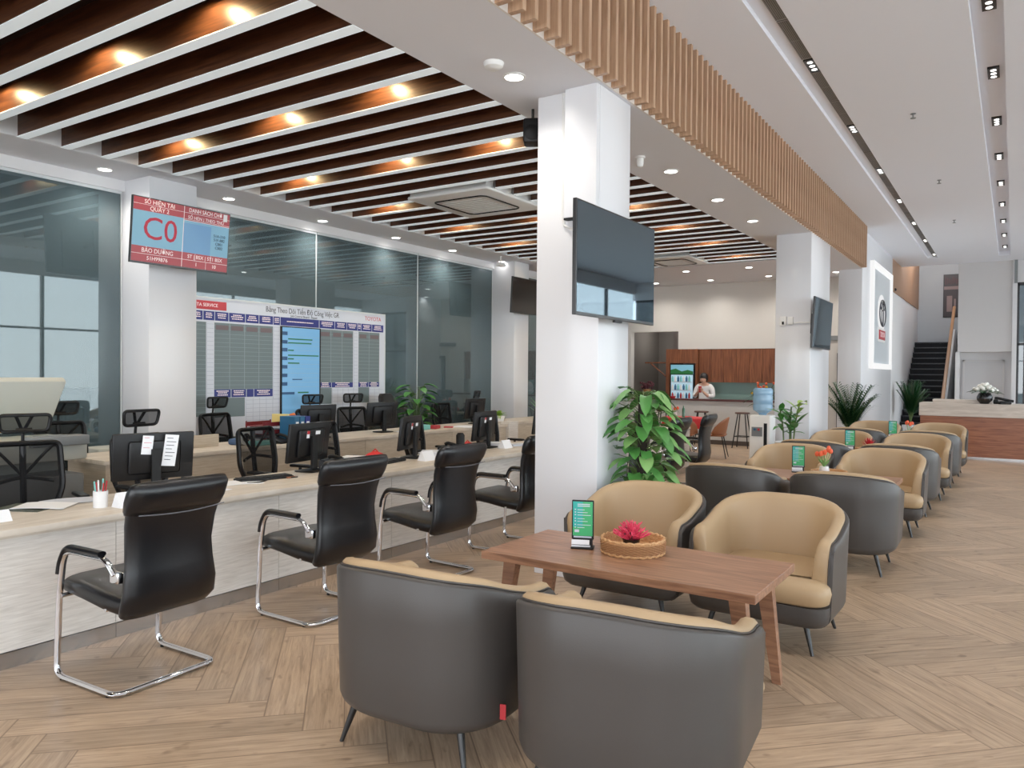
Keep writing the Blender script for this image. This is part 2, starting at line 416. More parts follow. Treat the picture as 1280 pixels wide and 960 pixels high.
# pillars
def pillar(n, x0, x1, y0, y1, z, m=white_g):
    b = B(); b.rbox(x0, x1, y0, y1, 0, z, .008, None, 2); return struct(b.build('wall_pillar_%s' % n, m, smooth=True))
pillar('near', -3.17, -2.62, 5.2, 5.74, H1)
pillar('middle', -3.10, -2.58, 12.2, 13.6, H1)
pillar('far', -3.03, -2.585, 16.86, 21.4, H2-.002)
pillar('glass_near', XG-.05, -8.1, 4.98, 5.58, H1)
pillar('glass_far', XG-.05, -8.1, 12.48, 13.0, H1)
# slim white duct cover on the near pillar, with conduit
b = B(); b.box(-2.9, -2.625, 5.15, 5.2, 2.77, H1); o = b.build('duct_cover', white_g, bevel=.004)
tag(o, 'flat white duct cover high on the near pillar beside the large dark screen', 'duct cover')
b = B(); b.box(-2.9, -2.625, 5.148, 5.2, 2.755, 2.77); b.build('bottom_edge', black_s, o)
b = B(); b.tube([(-2.93, 5.19, 3.74), (-2.93, 5.19, 2.78), (-2.915, 5.19, 2.72), (-2.86, 5.19, 2.69), (-2.62, 5.19, 2.69)], .012, 6)
tag(b.build('cable_conduit', plast_w), 'thin white conduit running down the near pillar beside its duct cover', 'conduit')
# far stairwell
b = B(); b.box(-2.75, -2.62, 21.4, 28, 0, H1); struct(b.build('wall_stair_left', white))
b = B(); b.box(-2.9, -.0, 28, 28.1, 0, 6); struct(b.build('wall_stair_back', grey_wall))
b = B(); b.box(-2.9, -2.72, 23.4, 28, H1, 6); b.box(-2.9, 0, 23.4, 28.1, 6, 6.1); struct(b.build('wall_stair_upper', grey_wall))
b = B(); b.rbox(-1.25, -.05, 23.4, 27.9, 2.24, 6, .005); struct(b.build('wall_stair_box', box_grey))
b = B(); b.box(-1.25, -.05, 23.75, 23.85, 0, 2.24); b.box(-1.3, -1.2, 23.45, 27.5, 0, 2.24)
b.box(-.05, .05, 23.35, 28, 0, H2); struct(b.build('wall_below_stair', white))
b = B(); b.box(-1.1, -.24, 23.7, 23.75, 0, 2.0); d = struct(b.build('door_2', mat('door_grey', srgb(198, 198, 200), .5)))
b = B(); b.box(-.24, -.2, 23.68, 23.75, 0, 2.04); b.box(-1.14, -.2, 23.68, 23.75, 2.0, 2.04); b.box(-1.14, -1.1, 23.68, 23.75, 0, 2.04); b.build('door_frame', box_grey, d)
b = B(); b.box(-.05, 5.6, 23.4, 23.5, 4.0, H2+.1); struct(b.build('wall_far', white))
b = B(); b.box(.05, 5.5, 23.42, 23.43, 0, 4.0); w = struct(b.build('window_8', glassy('pale_window', (.13, .155, .165, 1), .05)))
b = B()
for x in (.05, .2, 1.6, 3.0, 4.4): b.box(x, x+.05, 23.38, 23.48, 0, 4.0)
b.box(.05, 5.5, 23.38, 23.48, 3.92, 4.0); b.box(.05, 5.5, 23.38, 23.48, 2.4, 2.46); b.build('window_frame', frame_dk, w)
b = B(); b.box(-.02, .05, 23.33, 23.4, 3.98, H2); struct(b.build('trim_3', plast_g))
# window front on the right and behind the camera
nW = 9
b = B(); b.box(5.5, 5.6, -6, 23.4, 4.2, H2+.1); b.box(5.5, 5.6, -6, 23.4, 0, .12); struct(b.build('wall_right', white))
for k in range(7):
    y0 = -6+k*4.2; y1 = y0+4.2
    b = B(); b.box(5.54, 5.55, y0+.06, y1-.02, .12, 4.2); w = struct(b.build('window_%d' % (nW+k), glassy('clear_front_%d' % k, (.95, .98, .98, 1), .04)))
    b = B(); b.box(5.5, 5.6, y0, y0+.08, .12, 4.2); b.box(5.5, 5.6, y0, y1, 2.7, 2.76); b.box(5.5, 5.6, y0+2.1, y0+2.15, .12, 4.2); b.build('window_frame', frame_dk, w)
b = B(); b.box(-8.6, 5.6, -6.1, -6, 3.6, H2+.1); struct(b.build('wall_rear', white))
for k in range(4):
    x0 = -8.6+k*3.55; x1 = x0+3.55
    b = B(); b.box(x0, x0+.08, -6.1, -6, 0, 3.6); b.box(x0, x1, -6.1, -6, 2.5, 2.56); b.box(x0, x1, -6.1, -6, 0, .1)
    w = struct(b.build('window_%d' % (nW+7+k), frame_dk))
# outside ground and a neighbouring facade seen in reflections
b = B(); b.box(5.6, 60, -60, 60, -.25, -.15); b.box(-20, 5.6, -60, -6, -.25, -.15); struct(b.build('ground', mat('paving_outside', srgb(190, 188, 184), .8)))

# skirting of the reception side
b = B(); b.box(-3.9, -2.7, 17.88, 17.9, 0, .1); struct(b.build('baseboard_back', frame_dk))

# ------------------------------------------------------------------ ceiling baffles
AC = [(-6.33, -5.12, 7.28, 8.6), (-5.9, -4.93, 13.35, 14.45)]
for k in range(-9, 29):
    y1 = 3.59+.394*k; y0 = y1-.09
    segs = [(-7.83, -3.49)]
    for (a, c, d0, d1) in AC:
        if y1 > d0-.02 and y0 < d1+.02:
            segs = [(-7.83, a-.01), (c+.01, -3.49)]
    for a, c in segs:
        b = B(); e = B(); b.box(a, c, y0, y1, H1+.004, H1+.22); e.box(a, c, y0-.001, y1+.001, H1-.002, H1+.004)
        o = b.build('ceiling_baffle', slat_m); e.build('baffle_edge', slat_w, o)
        tag(o, 'long dark walnut ceiling baffle with a bright white underside, one of the row', 'ceiling beam', 'dark walnut baffles across the office ceiling')
# warm recessed lamps between baffles
def spot(loc, pw, col, size=1.7, blend=.8, rx=0, r=.03, ry=0):
    l = bpy.data.lights.new('lamp', 'SPOT'); l.energy = pw; l.color = col; l.spot_size = size; l.spot_blend = blend; l.shadow_soft_size = r
    o = bpy.data.objects.new('lamp', l); C.objects.link(o); o.location = loc; o.rotation_euler = (rx, ry, 0); return o
first = None
for ry, yy in enumerate((1.6, 3.2, 4.75, 6.43, 8.05, 9.67, 11.3, 12.95, 14.45)):
    kk = math.floor((yy-3.5)/.394); ys = 3.5+.394*kk     # near face of the baffle behind
    for x in (-7.1, -5.6, -4.3):
        if any(a-.1 < x < c+.1 and d0 < ys < d1 for a, c, d0, d1 in AC): continue
        loc = (x, ys-.14, H1+.2)
        if first is None:
            b = B(); b.lathe([(.05, .02), (.05, -.025), (.04, -.03), (.036, -.01)], 16); first = b.build('recessed_spotlight', black_m, smooth=True)
            b = B(); b.lathe([(.037, -.012), (.0005, -.012)], 12); b.build('lamp_face', warm_e, first)
            tag(first, 'small warm recessed spotlight glowing between two dark ceiling baffles', 'spotlight', 'warm spotlights between the ceiling baffles'); place(first, loc)
        else: dup(first, loc)
        spot((x, ys-.17, H1+.17), 20, (1, .70, .34), 2.9, .5, .5, .02)

# ------------------------------------------------------------------ downlights
b = B(); b.lathe([(.085, 0), (.085, -.008), (.068, -.01), (.066, 0)], 24); dl = b.build('downlight', plast_w, smooth=True)
b = B(); b.lathe([(.067, -.004), (.0005, -.004)], 24); b.build('diffuser', down_e, dl)
DL = [((-3.09, 4.73), 'round recessed downlight beside the smoke detector, in front of the near pillar'),
      ((-3.09, 7.8), 'round recessed downlight in the soffit just beyond the near pillar and dome camera'),
      ((-3.1, 9.37), 'round recessed downlight in the soffit under the battens, second beyond the near pillar'),
      ((-3.1, 10.9), 'round recessed downlight in the soffit, last before the middle pillar'),
      ((-3.1, 1.6), 'round recessed downlight in the soffit above the front armchairs'),
      ((-3.1, 3.16), 'round recessed downlight in the soffit above the first table'),
      ((-3.12, 17.1), 'round recessed downlight seen between the middle and far pillars'),
      ((-8.3, 3.0), 'round recessed downlight in the left soffit nearest the copier'),
      ((-8.26, 4.57), 'round recessed downlight above the tinted glass left of the queue screen'),
      ((-8.3, 6.17), 'round recessed downlight just right of the queue screen'),
      ((-8.35, 7.78), 'round recessed downlight above the left half of the planning board'),
      ((-8.36, 9.36), 'round recessed downlight above the right end of the planning board'),
      ((-8.36, 10.85), 'round recessed downlight above the glass right of the planning board'),
      ((-8.36, 12.42), 'round recessed downlight beside the far glass-wall pillar'),
      ((-5.78, 15.5), 'round downlight in the white ceiling nearest the second ceiling cassette, left one'),
      ((-5.83, 17.2), 'round downlight above the bar, middle of the far row'),
      ((-4.48, 15.53), 'round downlight in the white ceiling just beyond the baffles, left of the middle pillar'),
      ((-4.5, 17.1), 'round downlight above the bar, beside the middle pillar'),
      ((-7.15, 17.18), 'round downlight above the bar, leftmost, beside the large screen'),
      ((-7.1, 15.5), 'round downlight over the corner behind the large screen')]
for i, ((x, y), lb) in enumerate(DL):
    if i == 0: place(dl, (x, y, H1)); tag(dl, lb, 'downlight', 'round ceiling downlights')
    else: dup(dl, (x, y, H1), 0, lb)
    if i != 13: spot((x, y, H1-.03), 45 if x > -4 else 55, (1, .95, .88), 2.6, .9, 0, .06)

# ------------------------------------------------------------------ oak battens on the fascia
b = B(); b.box(-2.6, -2.585, -6, 16.85, H1, H2); struct(b.build('trim_4', oak_back))
first = None; y = -.5; k = 0
while y < 16.8:
    b = None
    loc = (-2.585, y, H1+.001)
    if first is None:
        b = B(); b.box(0, .105, -.02, .02, 0, H2-H1); first = b.build('oak_batten', oak_f); first.location = loc
        tag(first, 'vertical pale oak batten on the fascia below the upper ceiling, one of the row', 'batten', 'oak battens along the fascia')
    else:
        o = first.copy(); C.objects.link(o); o.location = loc
    y += .142; k += 1
# stairwell wooden fascia
b = B(); b.box(-2.72, -2.6, 21.4, 28, H1, 5.6); o = b.build('wood_fascia', wood('oak_panel', srgb(150, 114, 88), srgb(170, 132, 104), (14, 14, 1), .5, .3, 2))
tag(o, 'smooth oak panel high on the wall beside the far staircase', 'panel')
b = B(); b.ball((-2.59, 22.0, 3.82), .04, 8, 5); b.build('spot_fitting', black_p, o)

# ------------------------------------------------------------------ trough lights and grilles
b = B()
b.box(-.052, .052, -.16, .16, -.012, .02); tl = b.build('trough_downlight', tv_rim)
for q in (-.1, 0, .1):
    b = B(); b.lathe([(.026, -.014), (.0005, -.014)], 14, (0, q, 0)); b.build('lamp', trough_e, tl)
tag(tl, 'triple-lamp downlight in the left ceiling trough between air grilles', 'downlight', 'triple downlights in the left ceiling trough')
first = tl
YL = [5.62+2.285*k for k in range(-3, 8)]
for i, yy in enumerate(YL):
    if i == 0: place(tl, (-1.69, yy, H2+.045))
    else: dup(tl, (-1.69, yy, H2+.045))
    spot((-1.69, yy, H2+.02), 45, (1, .95, .88), 2.0, .9, 0, .06)
for k in range(-3, 11):
    yy = 5.68+1.76*k+.01
    o = dup(tl, (-.215, yy, H2+.1), 0, 'triple-lamp downlight in the right-hand ceiling trough, one of the row', 'triple downlights in the right-hand ceiling trough')
    spot((-.215, yy, H2+.08), 45, (1, .95, .88), 2.0, .9, 0, .06)
gf = None
for yy in YL:
    for s in (-1, 1):
        loc = (-1.695, yy+1.142+s*.48, H2+.045)
        if gf is None:
            b = B(); b.box(-.052, .052, -.46, .46, -.004, .01); gf = b.build('air_grille', grille_m)
            b = B()
            for q in range(7): b.box(-.05+q*.0155, -.044+q*.0155, -.455, .455, -.01, -.003)
            for q in (-.46, 0, .456): b.box(-.052, .052, q, q+.006, -.01, -.003)
            b.build('grille_fins', grille_l, gf); gf.location = loc
            tag(gf, 'long grey linear air grille set in the left ceiling trough', 'air grille', 'linear air grilles in the left ceiling trough')
        else: dup(gf, loc)

# ------------------------------------------------------------------ ceiling cassettes
def cassette(lb, x0, x1, y0, y1):
    t = thing('ceiling_air_conditioner', lb, 'air conditioner', ((x0+x1)/2, (y0+y1)/2, H1-.04))
    hx, hy = (x1-x0)/2, (y1-y0)/2
    b = B(); b.rbox(-hx, hx, -hy, hy, 0, .05, .03); b.box(-hx+.03, hx-.03, -hy+.03, hy-.03, .05, .24); b.build('panel', plast_w, t, smooth=True)
    b = B(); q = .58
    b.rbox(-hx*q, hx*q, -hy*q, hy*q, -.012, .0, .05); b.build('intake_grille', mat('cassette_grey', srgb(206, 203, 198), .5), t, smooth=True)
    b = B()
    for i in range(9):
        yy = -hy*.5+i*hy/8; b.box(-hx*.5, hx*.5, yy, yy+.008, -.018, -.012)
    b.build('grille_slats', plast_w, t)
    b = B()
    q = []
    for cx, cy, a0 in ((.5, .5, 0), (-.5, .5, PI/2), (-.5, -.5, PI), (.5, -.5, 1.5*PI)):
        for j in range(6): a = a0+PI/2*j/5; q.append((cx*hx+.09*math.cos(a), cy*hy+.09*math.sin(a), -.004))
    b.tube(q, .011, 6, True)
    b.build('air_vanes', black_p, t)
    return t
cassette('square white ceiling air conditioner among the baffles left of the near pillar', *AC[0])
cassette('square white ceiling air conditioner at the far end of the baffles, by the large screen', *AC[1])

# small ceiling fittings
b = B(); b.lathe([(.0005, -.045), (.04, -.045), (.065, -.03), (.075, 0)], 20); o = b.build('smoke_detector', plast_w, smooth=True); place(o, (-3.08, 4.45, H1))
tag(o, 'round white smoke detector on the soffit in front of the near pillar', 'smoke detector')
b = B(); b.lathe([(.0005, -.11), (.028, -.1), (.036, -.07), (.036, -.02), (.05, -.015), (.05, 0)], 16); o = b.build('dome_camera', plast_w, smooth=True); place(o, (-3.15, 7.13, H1))
tag(o, 'small white camera hanging from the soffit beyond the near pillar', 'camera')
for i, (x, y, lb) in enumerate(((-1.0, 9.83, 'nearest tiny sprinkler head in the upper ceiling between the two troughs'), (-.99, 13.34, 'tiny sprinkler head in the upper ceiling, second of the row'), (-.99, 16.88, 'farthest tiny sprinkler head in the upper ceiling towards the stairs'))):
    b = B(); b.lathe([(.0005, -.055), (.03, -.055), (.03, -.05), (.008, -.048), (.008, -.01), (.03, -.006), (.03, 0)], 12); o = b.build('sprinkler_head', plast_g, smooth=True); place(o, (x, y, H2)); tag(o, lb, 'sprinkler', 'sprinkler heads in the upper ceiling')
# black speaker on a bracket left of near pillar
t = thing('wall_speaker', 'black loudspeaker hanging under the soffit beside the near pillar', 'loudspeaker', (-3.34, 5.4, 3.56), .5)
b = B(); b.rbox(-.075, .075, -.08, .08, -.1, .1, .02); b.build('cabinet', black_p, t, smooth=True)
b = B(); b.lathe([(.065, 0), (.05, .01), (.0005, .012)], 18, (0, 0, 0), Matrix.Translation((0, -.083, -.02)) @ Matrix.Rotation(PI/2, 4, 'X')); b.build('speaker_cone', black_s, t, smooth=True)
b = B(); b.cyl((0, 0, .1), (0, 0, .19), .012); b.build('bracket', black_m, t)
# tiny camera near the far office screen
b = B(); b.cyl((-8.0, 11.85, 3.63), (-8.0, 11.85, H1), .012); b.rbox(-8.05, -7.95, 11.75, 11.95, 3.56, 3.63, .02)
tag(b.build('bullet_camera', plast_w, smooth=True), 'small white camera on the ceiling above the far office screen', 'camera')
# ------------------------------------------------------------------ armchairs
def ssmooth(t): t = max(0, min(1, t)); return t*t*(3-2*t)
def arm_path(w=.425, yb=-.40, yf=.29, r=.31, n=11):
    pts = []      # (x, y, nx, ny)  n points inward
    m = 8
    for i in range(m): pts.append((-w, yf-(yf-(yb+r))*i/m, 1, 0))
    for i in range(n+1):
        a = PI+PI/2*i/n; pts.append((-w+r+r*math.cos(a), yb+r+r*math.sin(a), -math.cos(a), -math.sin(a)))
    for i in range(1, 6): pts.append((-w+r+(2*w-2*r)*i/6, yb, 0, 1))
    for i in range(n+1):
        a = 1.5*PI+PI/2*i/n; pts.append((w-r+r*math.cos(a), yb+r+r*math.sin(a), -math.cos(a), -math.sin(a)))
    for i in range(1, m+1): pts.append((w, yb+r+(yf-(yb+r))*i/m, -1, 0))
    return pts
def make_armchair(lb, grp):
    t = thing('armchair', lb, 'armchair', group=grp)
    P = arm_path(); yf = .29
    def zr(p):
        x, y = p[0], p[1]
        z = .80-.048*(abs(x)/.42)**3-.10*ssmooth((y+.3)/.5)
        d = yf-y; r = .07
        if d < r: z -= r-math.sqrt(max(0, r*r-(r-d)**2))
        return z
    # add extra samples at arm ends
    ext = []
    for p in P: ext.append(p)
    def ends(side):
        return [(side*.425, yf-d, -side, 0) for d in (0.0, .006, .018, .036, .055)]
    ext = ends(-1)+[p for p in P if p[1] < yf-.075]+list(reversed(ends(1)))
    lean = lambda z: .018*(1-min(1, (z-.15)/.6))       # taper in at the bottom
    def sec(p, prof, zt):
        out = []
        for n_, z in prof:
            off = n_+(.05*(1-min(1, max(0, (z-.165)/.06)))**2 if z < .225 else 0)*(1 if n_ < .03 else 0)+lean(z)
            out.append(Vector((p[0]+p[2]*off, p[1]+p[3]*off, z)))
        return out
    S = []; T = []; PI1 = []
    for p in ext:
        z = zr(p)
        S.append(sec(p, [(0, .165), (0, .18), (0, .20), (0, .225), (0, .4), (0, .6), (0, z-.028), (.006, z-.018), (.022, z-.016), (.028, z-.024), (.028, .4), (.028, .165)], z))
        T.append(sec(p, [(.024, .3), (.024, z-.02), (.026, z-.002), (.04, z+.01), (.065, z+.012), (.085, z+.002), (.098, z-.03), (.105, z-.08), (.115, z-.2), (.13, .36), (.13, .3)], z))
        PI1.append(Vector((p[0]+p[2]*(.022+lean(z)), p[1]+p[3]*(.022+lean(z)), z-.012)))
    b = B(); b.loft(S); b.build('outer_shell', grey_lea, t, smooth=True, ang=60)
    b = B(); b.loft(T); b.build('inner_padding', tan_lea, t, smooth=True, ang=70)
    pe = []
    for s, p in ((-1, ext[0]), (1, ext[-1])): pass
    e0 = [Vector((-.425+.024+lean(zz), yf+.003, zz)) for zz in (.22, .36, .5)]
    e1 = [Vector((.425-.024-lean(zz), yf+.003, zz)) for zz in (.5, .36, .22)]
    b = B(); b.tube(e0+PI1+e1, .004, 6); b.build('piping', piping, t, smooth=True)
    # seat: T-shaped cushion
    def plan(w, wi, y0, ya, y1, r=.09, n=5):
        pts = [(-wi, ya), (-wi, y0), (wi, y0), (wi, ya), (w, ya)]
        for i in range(n+1):
            a = PI/2*i/n; pts.append((w-r+r*math.cos(a), y1-r+r*math.sin(a)))
        for i in range(n+1):
            a = PI/2+PI/2*i/n; pts.append((-w+r+r*math.cos(a), y1-r+r*math.sin(a)))
        pts.append((-w, ya)); return pts
    def slab(name, z0, z1, m, w, infl):
        secs = []
        for z, ins in ((z0, .02), (z0+.015, .0), ((z0+z1)/2, -infl), (z1-.035, -.3*infl), (z1-.012, .02), (z1, .06)):
            secs.append([Vector((x, y, z+(0.012 if z > z1-.02 and abs(x) < .25 and y < .3 else 0))) for x, y in plan(w-ins, .305-max(ins, 0)*.5, -.26, yf+.004, .40-ins, .09)])
        b = B(); b.loft(secs); return b.build(name, m, t, smooth=True, ang=50)
    slab('seat_cushion', .295, .435, tan_lea, .402, .012)
    b = B(); secs = []
    for z, ins in ((.165, .06), (.175, .03), (.2, .008), (.24, 0), (.293, 0)):
        secs.append([Vector((x, y, z)) for x, y in plan(.405-ins, .30, -.24, yf+.002, .395-ins, .09)])
    b.loft(secs); b.build('seat_base', grey_lea, t, smooth=True, ang=50)
    for sx in (-1, 1):
        for sy, y in ((-1, -.25), (1, .25)):
            b = B(); b.cyl((sx*.26, y, .19), (sx*.315, y+sy*.045, 0), .019, .009, 10); b.build('leg', black_m, t, smooth=True)
    return t
G0 = 'tan and grey armchairs around the coffee tables'
spots = [
 (-2.09, 2.66, .06, 'grey-backed armchair with its back to the camera, left one at the front, nearest the desks'),
 (-1.175, 2.67, .09, 'grey-backed armchair with its back to the camera, right one, at the front edge'),
 (-2.13, 4.86, PI, 'tan armchair facing the camera, left of its pair, behind the basket of pink flowers'),
 (-1.235, 4.84, PI-.02, 'tan armchair facing the camera at the right end of the first walnut table'),
 (-2.10, 6.95, .02, 'dark grey armchair back next to the pothos plant, behind the first pair of tan seats'),
 (-1.17, 6.93, .02, 'dark grey back of the armchair right of the one beside the pothos plant'),
 (-2.05, 8.78, PI, 'tan armchair facing the camera behind the second table, left one by the orange tulips'),
 (-1.13, 8.76, PI, 'tan armchair facing the camera at the right end of the second table'),
 (-2.05, 10.10, 0, 'grey-backed armchair of the third group, left one, hidden behind the second group'),
 (-1.12, 10.10, 0, 'grey-backed armchair of the third group, right one, just behind the second group of tan seats'),
 (-2.02, 11.5, PI, 'tan armchair facing the camera behind the third table with the red plant, left one'),
 (-1.07, 11.5, PI, 'tan armchair facing the camera at the right end of the third table'),
 (-2.0, 12.84, 0, 'grey-backed armchair of the last group, left one'),
 (-1.04, 12.84, 0, 'grey-backed armchair of the last group, right one, behind the third group of tan seats'),
 (-1.98, 14.38, PI, 'tan armchair farthest away on the left, in front of the palm in the last group'),
 (-1.02, 14.38, PI, 'tan armchair farthest away on the right, in front of the reception desk'),
]
ac = make_armchair(spots[0][3], G0); ac.location = (spots[0][0], spots[0][1], 0); ac.rotation_euler = (0, 0, spots[0][2])
for x, y, rz, lb in spots[1:]: dup(ac, (x, y, 0), rz, lb)
# red tag on the front right armchair
b = B(); b.box(-.012, .012, -.002, .002, -.03, .03); o = b.build('hanging_tag', red_m); o.parent = None
place(o, (-1.66, 2.5, .25), .3); tag(o, 'small red tag hanging between the two front armchairs', 'tag')

# ------------------------------------------------------------------ coffee tables
def make_table(lb):
    t = thing('coffee_table', lb, 'table', group='walnut coffee tables between the armchairs')
    b = B(); b.box(-.75, .75, -.36, .36, .558, .6); b.build('table_top', walnut, t, bevel=.003)
    for sx in (-1, 1):
        for sy in (-1, 1):
            x, y = sx*.63, sy*.22; xb, yb = sx*.70, sy*.24
            lo = [Vector((xb+dx*.022, yb+dy*.022, 0)) for dx, dy in ((-1, -1), (1, -1), (1, 1), (-1, 1))]
            hi = [Vector((x+dx*.04, y+dy*.03, .558)) for dx, dy in ((-1, -1), (1, -1), (1, 1), (-1, 1))]
            b = B(); b.loft([lo, hi]); b.build('leg', walnut, t)
        b = B(); b.box(sx*.63-.02, sx*.63+.02, -.22, .22, .515, .558); b.build('rail', walnut, t)
    return t
TB = [(-1.695, 3.81, -.005, 'walnut coffee table with the wicker basket of pink flowers'),
      (-1.635, 7.95, 0, 'walnut coffee table with the orange tulips, behind the first tan armchairs'),
      (-1.66, 10.80, 0, 'walnut coffee table with the spiky red plant, third from the front'),
      (-1.62, 13.60, 0, 'walnut coffee table farthest away, with the orange flower vase')]
tb = make_table(TB[0][3]); tb.location = (TB[0][0], TB[0][1], 0); tb.rotation_euler = (0, 0, TB[0][2])
for x, y, rz, lb in TB[1:]: dup(tb, (x, y, 0), rz, lb)
TZ = .6
# sign stands
def make_sign(lb):
    t = thing('table_sign', lb, 'sign', group='green table signs in black stands')
    b = B(); b.rbox(-.065, .065, -.045, .045, 0, .012, .008); b.box(-.055, .055, -.02, .02, .012, .06); b.build('stand', black_p, t)
    b = B(); b.rbox(-.062, .062, -.008, .008, .05, .27, .004); b.build('frame', black_p, t)
    b = B(); b.box(-.055, .055, -.0095, -.0075, .07, .262); b.build('panel', sign_teal, t)
    b = B(); b.box(.0, .055, -.0105, -.0095, .07, .262); b.box(-.055, .0, -.0105, -.0095, .07, .12); b.build('panel_print', sign_green, t)
    b = B(); b.box(-.05, .05, -.0104, -.0094, .058, .068)
    for z in (.245, .235): b.box(-.03, .04, -.0115, -.0105, z, z+.005)
    for i, z in enumerate((.215, .2, .185, .165, .15, .13, .115)):
        b.box(-.045, -.038, -.0115, -.0105, z, z+.006); b.box(-.03, .01+.035*((i*7) % 3)/2, -.0115, -.0105, z, z+.003)
    b.box(-.045, -.02, -.0115, -.0105, .09, .105)
    b.build('print_lines', paper2, t)
    b = B(); b.box(-.06, .04, -.035, -.032, .018, .045, Matrix.Rotation(-.2, 4, 'X')); b.box(-.06, .045, -.03, -.02, .012, .02); b.build('card', paper, t)
    return t
sg = make_sign('green and teal table sign in a black stand beside the wicker basket')
sg.location = (-2.02, 3.84, TZ); sg.rotation_euler = (0, 0, .38)
dup(sg, (-1.82, 8.13, TZ), .25, 'green table sign left of the orange tulips on the second table')
dup(sg, (-1.80, 10.95, TZ), .2, 'green table sign left of the spiky red plant on the third table')
dup(sg, (-1.61, 13.65, TZ), .2, 'green table sign on the farthest table left of the orange flower vase')

# basket with pink flowers
t = thing('wicker_basket', 'round woven wicker basket on the first walnut table holding pink flowers', 'basket', (-1.745, 3.91, TZ))
b = B(); b.lathe([(.0005, .004), (.165, .004), (.172, .03), (.176, .075), (.162, .075), (.155, .03), (.0005, .02)], 40); b.build('basket_body', rattan, t, smooth=True)
b = B()
for z, r in ((.078, .170), (.008, .170)):
    b.tube([(r*math.cos(a), r*math.sin(a), z+.003*math.sin(a*24)) for a in [2*PI*i/96 for i in range(96)]], .008, 6, True)
b.build('rim', rattan, t, smooth=True)
b = B()
for i in range(9):
    z = .014+i*.0065
    b.tube([((.172+.003*math.sin(a*30+i*PI)+.0005*i)*math.cos(a), (.172+.003*math.sin(a*30+i*PI)+.0005*i)*math.sin(a), z) for a in [2*PI*k/120 for k in range(120)]], .0032, 5, True)
b.build('weave', rattan_d, t, smooth=True)
t = thing('pink_flower_plant', 'bushy pink flowering succulent standing in the wicker basket', 'plant', (-1.765, 3.93, TZ+.02))
b = B(); b.lathe([(.0005, 0), (.04, 0), (.05, .05), (.044, .05), (.0005, .045)], 18); b.build('pot', pot_b, t, smooth=True)
b = B(); g = B(); random.seed(3)
for i in range(95):
    a = random.uniform(0, 2*PI); el = random.uniform(.25, 1.5); L = random.uniform(.07, .12)
    d = Vector((math.cos(a)*math.cos(el), math.sin(a)*math.cos(el), math.sin(el)*.9)); p0 = Vector((0, 0, .04))
    tip = p0+d*L
    (b if i % 6 else g).tube([p0+d*L*.25, p0+d*L*.6, tip], [.003, .0055, .001], 5)
    for q in range(3):
        dd = (d+Vector((random.uniform(-.6, .6), random.uniform(-.6, .6), random.uniform(-.2, .6)))).normalized()
        s0 = p0+d*L*random.uniform(.5, .95); b.tube([s0, s0+dd*.018, s0+dd*.028], [.002, .004, .0008], 4)
b.build('flowers', pink_f, t, smooth=True); g.build('leaves', mat('plum_leaf', srgb(96, 36, 48), .5), t, smooth=True)
for i, (x, y, r) in enumerate(((-.1, -.05, .4), (.1, -.04, 1.8), (.11, .03, 2.6), (-.07, .09, 3.9))):
    b = B(); b.rbox(-.025, .025, -.018, .018, 0, .02, .008); o = b.build('wrapped_sweet', mat('sweet_%d' % i, srgb(*((214, 160, 140), (200, 90, 90), (222, 190, 160), (190, 80, 70))[i]), .5), smooth=True)
    place(o, (-1.745+x, 3.91+y, TZ+.022), r); tag(o, 'small wrapped sweet lying in the wicker basket %s' % ('near its left side', 'at its front right', 'at its right side', 'behind the flowers')[i], 'sweet')

# trays and flowers on the other tables
def tray(lb, loc, r=.17):
    t = thing('wicker_tray', lb, 'tray', loc)
    b = B(); b.lathe([(.0005, 0), (r-.01, 0), (r, .045), (r-.012, .045), (r-.02, .01), (.0005, .008)], 28); b.build('tray_body', rattan, t, smooth=True)
    return t
def tulips(lb, loc, m, n=7, h=.2, pot=pot_w, s=1):
    t = thing('flower_vase', lb, 'flowers', loc)
    b = B(); b.lathe([(.0005, 0), (.035*s, 0), (.05*s, .03*s), (.042*s, .07*s), (.036*s, .07*s), (.0005, .06*s)], 18); b.build('vase', pot, t, smooth=True)
    f = B(); l = B(); random.seed(n+5)
    for i in range(n):
        a = 2*PI*i/n+.3; sp = random.uniform(.02, .085)*s; hh = h*random.uniform(.8, 1.15)
        top = Vector((math.cos(a)*sp, math.sin(a)*sp, hh)); l.tube([(0, 0, .05*s), top*.6+Vector((0, 0, .02)), top], .003, 5)
        f.lathe([(.0005, -.022*s), (.016*s, -.016*s), (.022*s, 0), (.018*s, .018*s), (.008*s, .03*s), (.0005, .02*s)], 8, top)
        a += .5; d = Vector((math.cos(a), math.sin(a), 0)); sd = d.cross(Vector((0, 0, 1)))*.012
        q = [Vector((0, 0, .06*s)), d*.04+Vector((0, 0, .11)), d*.075+Vector((0, 0, .15))]
        l.add([q[0], q[1]-sd, q[1]+sd, q[2]], [(0, 1, 3, 2)])
    f.build('blossoms', m, t, smooth=True); l.build('stems_and_leaves', leaf_y, t); return t
tray('round wicker tray under the orange tulips on the second table', (-1.52, 8.1, TZ), .17)
tulips('orange tulips in a small white pot on the second table', (-1.57, 8.12, TZ+.01), orange_f, 8, .22)
tray('round wicker tray under the red plant on the third table', (-1.55, 10.95, TZ), .18)
t = thing('red_plant', 'spiky red bromeliad in a low pot on the third table', 'plant', (-1.57, 10.96, TZ+.01))
b = B(); b.lathe([(.0005, 0), (.045, 0), (.06, .05), (.0005, .045)], 16); b.build('pot', pot_b, t, smooth=True)
b = B()
